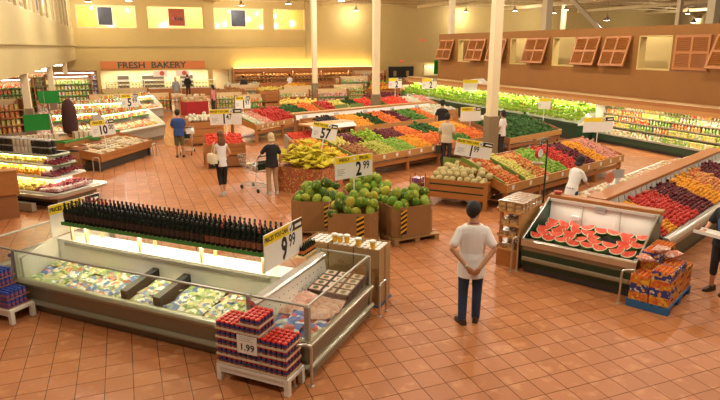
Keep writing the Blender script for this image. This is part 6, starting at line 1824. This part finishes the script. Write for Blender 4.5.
    for k in 'LR':
        f = Ft[k]; an = Vector(f['a']); t = R(f['t']); fd = Vector((-math.sin(t), math.cos(t), 0)); sd = Vector((fd.y,-fd.x,0))
        sm = MB(); base = an - Vector((0,0,.085))
        pl = [(-.085,.030),(-.05,.040),(.03,.042),(.10,.046),(.16,.036),(.185,.016)]
        hi = [.085,.09,.085,.062,.046,.03]
        vs = []; fs = []
        for (l, w_), hh in zip(pl, hi):
            c = base + fd*l
            vs += [c - sd*w_, c + sd*w_, c + sd*w_*.98 + Vector((0,0,hh*.55)), c + sd*w_*.55 + Vector((0,0,hh)), c - sd*w_*.55 + Vector((0,0,hh)), c - sd*w_*.98 + Vector((0,0,hh*.55))]
        for i in range(5):
            for j in range(6): j2 = (j+1) % 6; fs.append((i*6+j, i*6+j2, (i+1)*6+j2, (i+1)*6+j))
        fs += [(5,4,3,2,1,0), tuple(30+j for j in range(6))]
        sm.add(vs, fs); me = sm.mesh('shoe', shoes, True); me.transform(S_); sub(me, 'shoe', pr)
    return pr, s

mat('cloth_white', (.80,.79,.77), .85, var=.03, bump=.2, bscale=9); mat('denim', (.022,.045,.105), .85, var=.25, scale=14); mat('shoe_brown', (.05,.025,.014), .5)
mat('cloth_black', (.014,.013,.014), .85, var=.2); mat('khaki', (.42,.28,.14), .85, var=.08); mat('cloth_blue', (.03,.07,.25), .85, var=.1); mat('camo', (.14,.12,.06), .85, var=.6, scale=12)
mat('cloth_cream', (.60,.52,.38), .85, var=.05); mat('cloth_dark', (.03,.026,.025), .85); mat('shoe_white', (.55,.52,.46), .6); mat('cloth_pink', (.58,.20,.20), .85); mat('cloth_grey', (.28,.29,.27), .85); mat('cloth_denim2', (.05,.12,.32), .85)
mat('bag_cream', (.66,.55,.36), .7, var=.06); mat('basket_dark', (.04,.035,.03), .6)

man, s = person('man in a white t-shirt and dark jeans standing with hands clasped behind his back', 4.20, 6.48, -24, 1.74, 'skin_tan', 'hair_black', 'cloth_white', 'denim', 'shoe_brown',
    build=1.0, headyaw=-38, headpitch=-8, vox=.008, loose=.030, shirt_len=.71,
    arms=dict(L=dict(e=(-.285,-.10,1.13), w=(-.075,-.225,.90), hd=(.72,-.10,-.62), n=(.2,.9,.1), curl=.7, th=-1), R=dict(e=(.285,-.10,1.13), w=(.075,-.235,.905), hd=(-.66,-.12,-.70), n=(-.2,.9,.1), curl=.8, th=1)),
    feet=dict(L=dict(k=(-.095,.02,.50), a=(-.10,-.03,.085), t=22), R=dict(k=(.10,.03,.50), a=(.10,.05,.085), t=-14)))
wt = MB().lathe([(.036,-.012),(.040,-.008),(.040,.008),(.036,.012)], 14, M=T(-.10*s,-.213*s,.925*s) @ Vector((.72,-.45,-.62)).to_track_quat('Z','Y').to_matrix().to_4x4())
wt.build('watch', 'steel', man, True)
ln = MB(); ln.tube([(math.cos(a)*.072*s, (-.008+math.sin(a)*.066)*s, (1.475-.012*math.sin(a))*s) for a in [2*PI*k/16 for k in range(16)]], .008, 6, True); ln.build('red_neckband', 'cap_red', man)

def handbag(parent, x, y, z, w, h, m, strap):
    b = MB(); b.bbox(x-w*.28, x+w*.28, y-w/2, y+w/2, z, z+h, .03); o = b.build('handbag', m, parent, True)
    MB().tube(strap, .010, 5).build('strap', m, o)
wm, s = person('woman in a white top and black capri trousers walking with a cream shoulder bag', 2.17, 15.18, 8, 1.68, 'skin_light', 'hair_brown', 'cloth_white', 'cloth_black', 'shoe_white', build=.86, female=True,
    hairlen=.20, legs='capri', sleeve='none', loose=.012, vox=.011, arms=dict(R=dict(e=(.23,-.02,1.14), w=(.20,.17,1.02), hd=(0,1,.2)), L=dict(e=(-.24,-.06,1.14), w=(-.22,.08,.95))),
    feet=dict(L=dict(k=(-.07,.06,.50), a=(-.06,-.10,.10)), R=dict(k=(.07,.06,.50), a=(.05,.10,.085))))
handbag(wm, -.25, -.02, .88, .34, .24, 'bag_cream', [(-.23,-.12,1.10),(-.19,-.03,1.38),(-.17,.0,1.42),(-.19,.06,1.36),(-.23,.12,1.10)])
ld, s = person('white haired woman in a black t-shirt and khaki trousers with a cart', 3.39, 14.82, 4, 1.60, 'skin_pale', 'hair_blond', 'cloth_black', 'khaki', 'shoe_white', build=1.05, female=True, hairlen=.02, vox=.011, loose=.03,
    arms=dict(L=dict(e=(-.29,.08,1.16), w=(-.32,.30,1.02), hd=(-.3,1,0), n=(0,0,-1))), feet=dict(L=dict(a=(-.12,0,.085)), R=dict(a=(.13,.02,.085))))
bm_, s = person('man in a dark blue shirt and olive shorts pushing a cart up the aisle', 1.62, 21.25, -8, 1.66, 'skin_tan', 'hair_black', 'cloth_blue', 'camo', 'shoe_brown', build=1.02, legs='short', vox=.013, loose=.03,
    arms=dict(L=dict(e=(-.24,.05,1.14), w=(-.16,.30,1.02), hd=(0,1,0), n=(0,0,-1)), R=dict(e=(.24,.05,1.14), w=(.16,.30,1.02), hd=(0,1,0), n=(0,0,-1))))
bk, s = person('man in a cream shirt and dark trousers carrying a shopping basket', 9.48, 16.42, -50, 1.70, 'skin_tan', 'hair_black', 'cloth_cream', 'cloth_dark', 'shoe_brown', build=1.0, vox=.013, loose=.03,
    arms=dict(R=dict(e=(.24,.0,1.13), w=(.20,.22,1.05), hd=(0,1,.1)), L=dict(e=(-.25,-.02,1.13), w=(-.27,.06,.86))))
sb = thing('shopping_basket', 'dark shopping basket held by the man in the cream shirt', 'basket', (bk.matrix_basis @ Vector((-.30,.08,.44))), -50)
bb = MB()
for z in (0, .08, .16, .24): f = 1 + z*.5; bb.tube([(-.14*f,-.2*f,z),(.14*f,-.2*f,z),(.14*f,.2*f,z),(-.14*f,.2*f,z)], .008, 4, True)
bb.box(-.14,.14,-.2,.2,-.005,.005); bb.box(-.15,-.145,-.2,.2,0,.24); bb.box(.145,.15,-.2,.2,0,.24); bb.box(-.14,.14,-.215,-.21,0,.24); bb.box(-.14,.14,.21,.215,0,.24)
bb.build('tub', 'basket_dark', sb); MB().tube([(0,-.22,.24),(0,-.12,.36),(0,0,.40),(0,.12,.36),(0,.22,.24)], .008, 5).build('handle', 'basket_dark', sb)
bc, s = person('man in black with a dark cap looking at the vegetables', 11.42, 20.2, -30, 1.74, 'skin_tan', 'hair_black', 'cloth_black', 'cloth_dark', 'shoe_brown', vox=.015, arms=dict(R=dict(e=(.25,.06,1.14), w=(.2,.30,1.1), hd=(0,1,0))))
cp_ = MB(); cp_.lathe([(.10,1.66),(.102,1.70),(.08,1.755),(.02,1.77)], 14); cp_.prism([(-.07,.08),(.07,.08),(.05,.19),(-.05,.19)], 1.665, 1.68, 'z'); cp_.build('cap', 'cloth_black', bc, True)
person('shopper in a white shirt and dark trousers right behind the tall column', 12.12, 17.2, 30, 1.62, 'skin_tan', 'hair_black', 'cloth_white', 'cloth_dark', 'shoe_brown', build=.95, vox=.015, hairlen=.03)
person('dark haired shopper in a white shirt bending behind the watermelon case', 8.62, 9.62, -75, 1.55, 'skin_tan', 'hair_black', 'cloth_white', 'denim', 'shoe_brown', build=.95, female=True, vox=.012, lean=22, hairlen=.02, headpitch=-18,
    arms=dict(L=dict(e=(-.22,.16,1.13), w=(-.14,.36,1.02), hd=(0,1,-.1)), R=dict(e=(.22,.16,1.13), w=(.14,.36,1.02), hd=(0,1,-.1))))
wr, s = person('woman in black with a blue top at the right picture edge holding a white tray', 8.42, 5.95, 100, 1.66, 'skin_light', 'hair_brown', 'cloth_black', 'cloth_dark', 'shoe_brown', build=1.1, female=True, vox=.011, hairlen=.14, legs='capri', loose=.03,
    arms=dict(L=dict(e=(-.24,.08,1.14), w=(-.20,.32,1.06), hd=(0,1,0), n=(0,0,1)), R=dict(e=(.24,.08,1.14), w=(.20,.32,1.06), hd=(0,1,0), n=(0,0,1))))
MB().ring([(0,.05,1.02),(0,.055,1.18),(0,.05,1.30)], [(.105,.10),(.12,.11),(.09,.09)], 14).build('blue_top', 'cloth_denim2', wr, True)
tr = thing('white_tray', 'flat white tray in the hands of the woman at the right edge', 'tray', wr.matrix_basis @ Vector((0,.36,1.0)), 100)
m_ = MB(); m_.box(-.26,.26,-.10,.12,0,.012); m_.box(-.26,.26,-.10,-.09,.012,.05); m_.box(-.26,.26,.11,.12,.012,.05); m_.build('tray', 'white_plastic', tr)
person('woman in a pink top standing by the red draped table', 4.75, 35.2, 60, 1.62, 'skin_tan', 'hair_black', 'cloth_pink', 'cloth_dark', 'shoe_brown', female=True, vox=.02, hairlen=.1)
person('person in grey overalls standing at the bakery aisle', 3.35, 43.3, 10, 1.72, 'skin_tan', 'hair_blond', 'cloth_grey', 'cloth_grey', 'shoe_brown', vox=.022, sleeve='long')
person('person in black behind the bakery counter', 4.6, 47.8, -20, 1.70, 'skin_tan', 'hair_black', 'cloth_black', 'cloth_dark', 'shoe_brown', vox=.022, sleeve='long')
person('shopper in a pale pink shirt by the far bread stands', 12.2, 46.0, 20, 1.70, 'skin_tan', 'hair_black', 'cloth_white', 'denim', 'shoe_brown', vox=.022)
person('shopper in a dark jacket before the bread wall', 8.3, 44.6, 10, 1.70, 'skin_tan', 'hair_black', 'cloth_dark', 'denim', 'shoe_brown', vox=.022, sleeve='long')

# ------------------------------------------------------------------ shopping carts (local +y is the front)
def cart(label, x, y, deg):
    c = thing('shopping_cart', label, 'cart', (x, y, 0), deg)
    mb = MB()
    for z, w, y0, y1 in ((.55,.19,-.30,.42), (.68,.21,-.34,.47), (.80,.225,-.37,.51), (.93,.24,-.40,.55)):
        mb.tube([(-w,y0,z),(w,y0,z),(w*.8,y1,z),(-w*.8,y1,z)], .006, 4, True)
    for k in range(9):
        t = k/8
        for sd in (-1, 1): mb.tube([(sd*(.19-.04*t), -.30+.72*t, .55), (sd*(.24-.05*t), -.40+.95*t, .93)], .004, 4)
    for k in range(6):
        xx = -.15+.06*k; mb.tube([(xx,-.30,.55),(xx*1.0,.42,.55)], .004, 4); mb.tube([(xx,.42,.55),(xx*1.2,.55,.93)], .004, 4); mb.tube([(xx,-.3,.55),(xx*1.25,-.40,.93)], .004, 4)
    mb.build('basket', 'steel_soft', c)
    fr_ = MB()
    for sd in (-1, 1):
        fr_.tube([(sd*.24,-.48,1.0),(sd*.24,-.40,.90),(sd*.22,-.28,.30),(sd*.22,-.34,.16),(sd*.18,.45,.14)], .012, 6)
        fr_.tube([(sd*.20,-.28,.50),(sd*.17,.40,.50)], .010, 6)
    fr_.tube([(-.18,.45,.14),(.18,.45,.14)], .012, 6); fr_.tube([(-.22,-.34,.16),(.22,-.34,.16)], .012, 6)
    for k in range(5): fr_.tube([(-.16+.08*k,-.34,.16),(-.14+.07*k,.45,.14)], .004, 4)
    fr_.build('frame', 'steel_soft', c, True)
    MB().tube([(-.27,-.50,1.01),(.27,-.50,1.01)], .017, 8).build('handle', 'case_green', c)
    MB().box(-.18,.18,-.36,-.34,.62,.86).build('child_flap', 'case_green', c)
    for sd in (-1, 1):
        for yy in (-.33, .42):
            w = MB().lathe([(.035,-.014),(.058,-.012),(.058,.012),(.035,.014)], 12, M=T(sd*.19, yy, .06) @ Matrix.Rotation(R(90),4,'Y')).build('wheel', 'rubber', c, True)
            MB().tube([(sd*.19,yy,.06),(sd*.19,yy+.02,.15)], .012, 5).build('fork', 'steel', w)
    return c
cart('shopping cart in front of the white haired woman', 3.08, 15.40, 24)
cart('shopping cart pushed by the man in the blue shirt', 1.92, 21.85, -14)
wb = pillow(.3,.2,.14, 'sign_white', 'grocery_bag')
put(wb, 'grocery_bag', 'white bag hanging at the cart of the man in blue', 'bag', None, T(2.0, 21.45, .86) @ rotm(1.2,0,.3))
gp = MB().bbox(-.09,.09,-.06,.06,0,.16,.01).mesh('grocery_pack', 'pack_mix')
for k, (dx, dy) in enumerate(((-.06,-.1),(.08,.05),(-.05,.2),(.07,.28))): put(gp, 'grocery_pack', 'printed pack lying in the cart of the white haired woman', 'pack', 'packs in the cart', fr(3.08,15.40,24) @ T(dx, dy, .556) @ rotm(0,0,k))

bpy.data.scenes.remove(WORK)
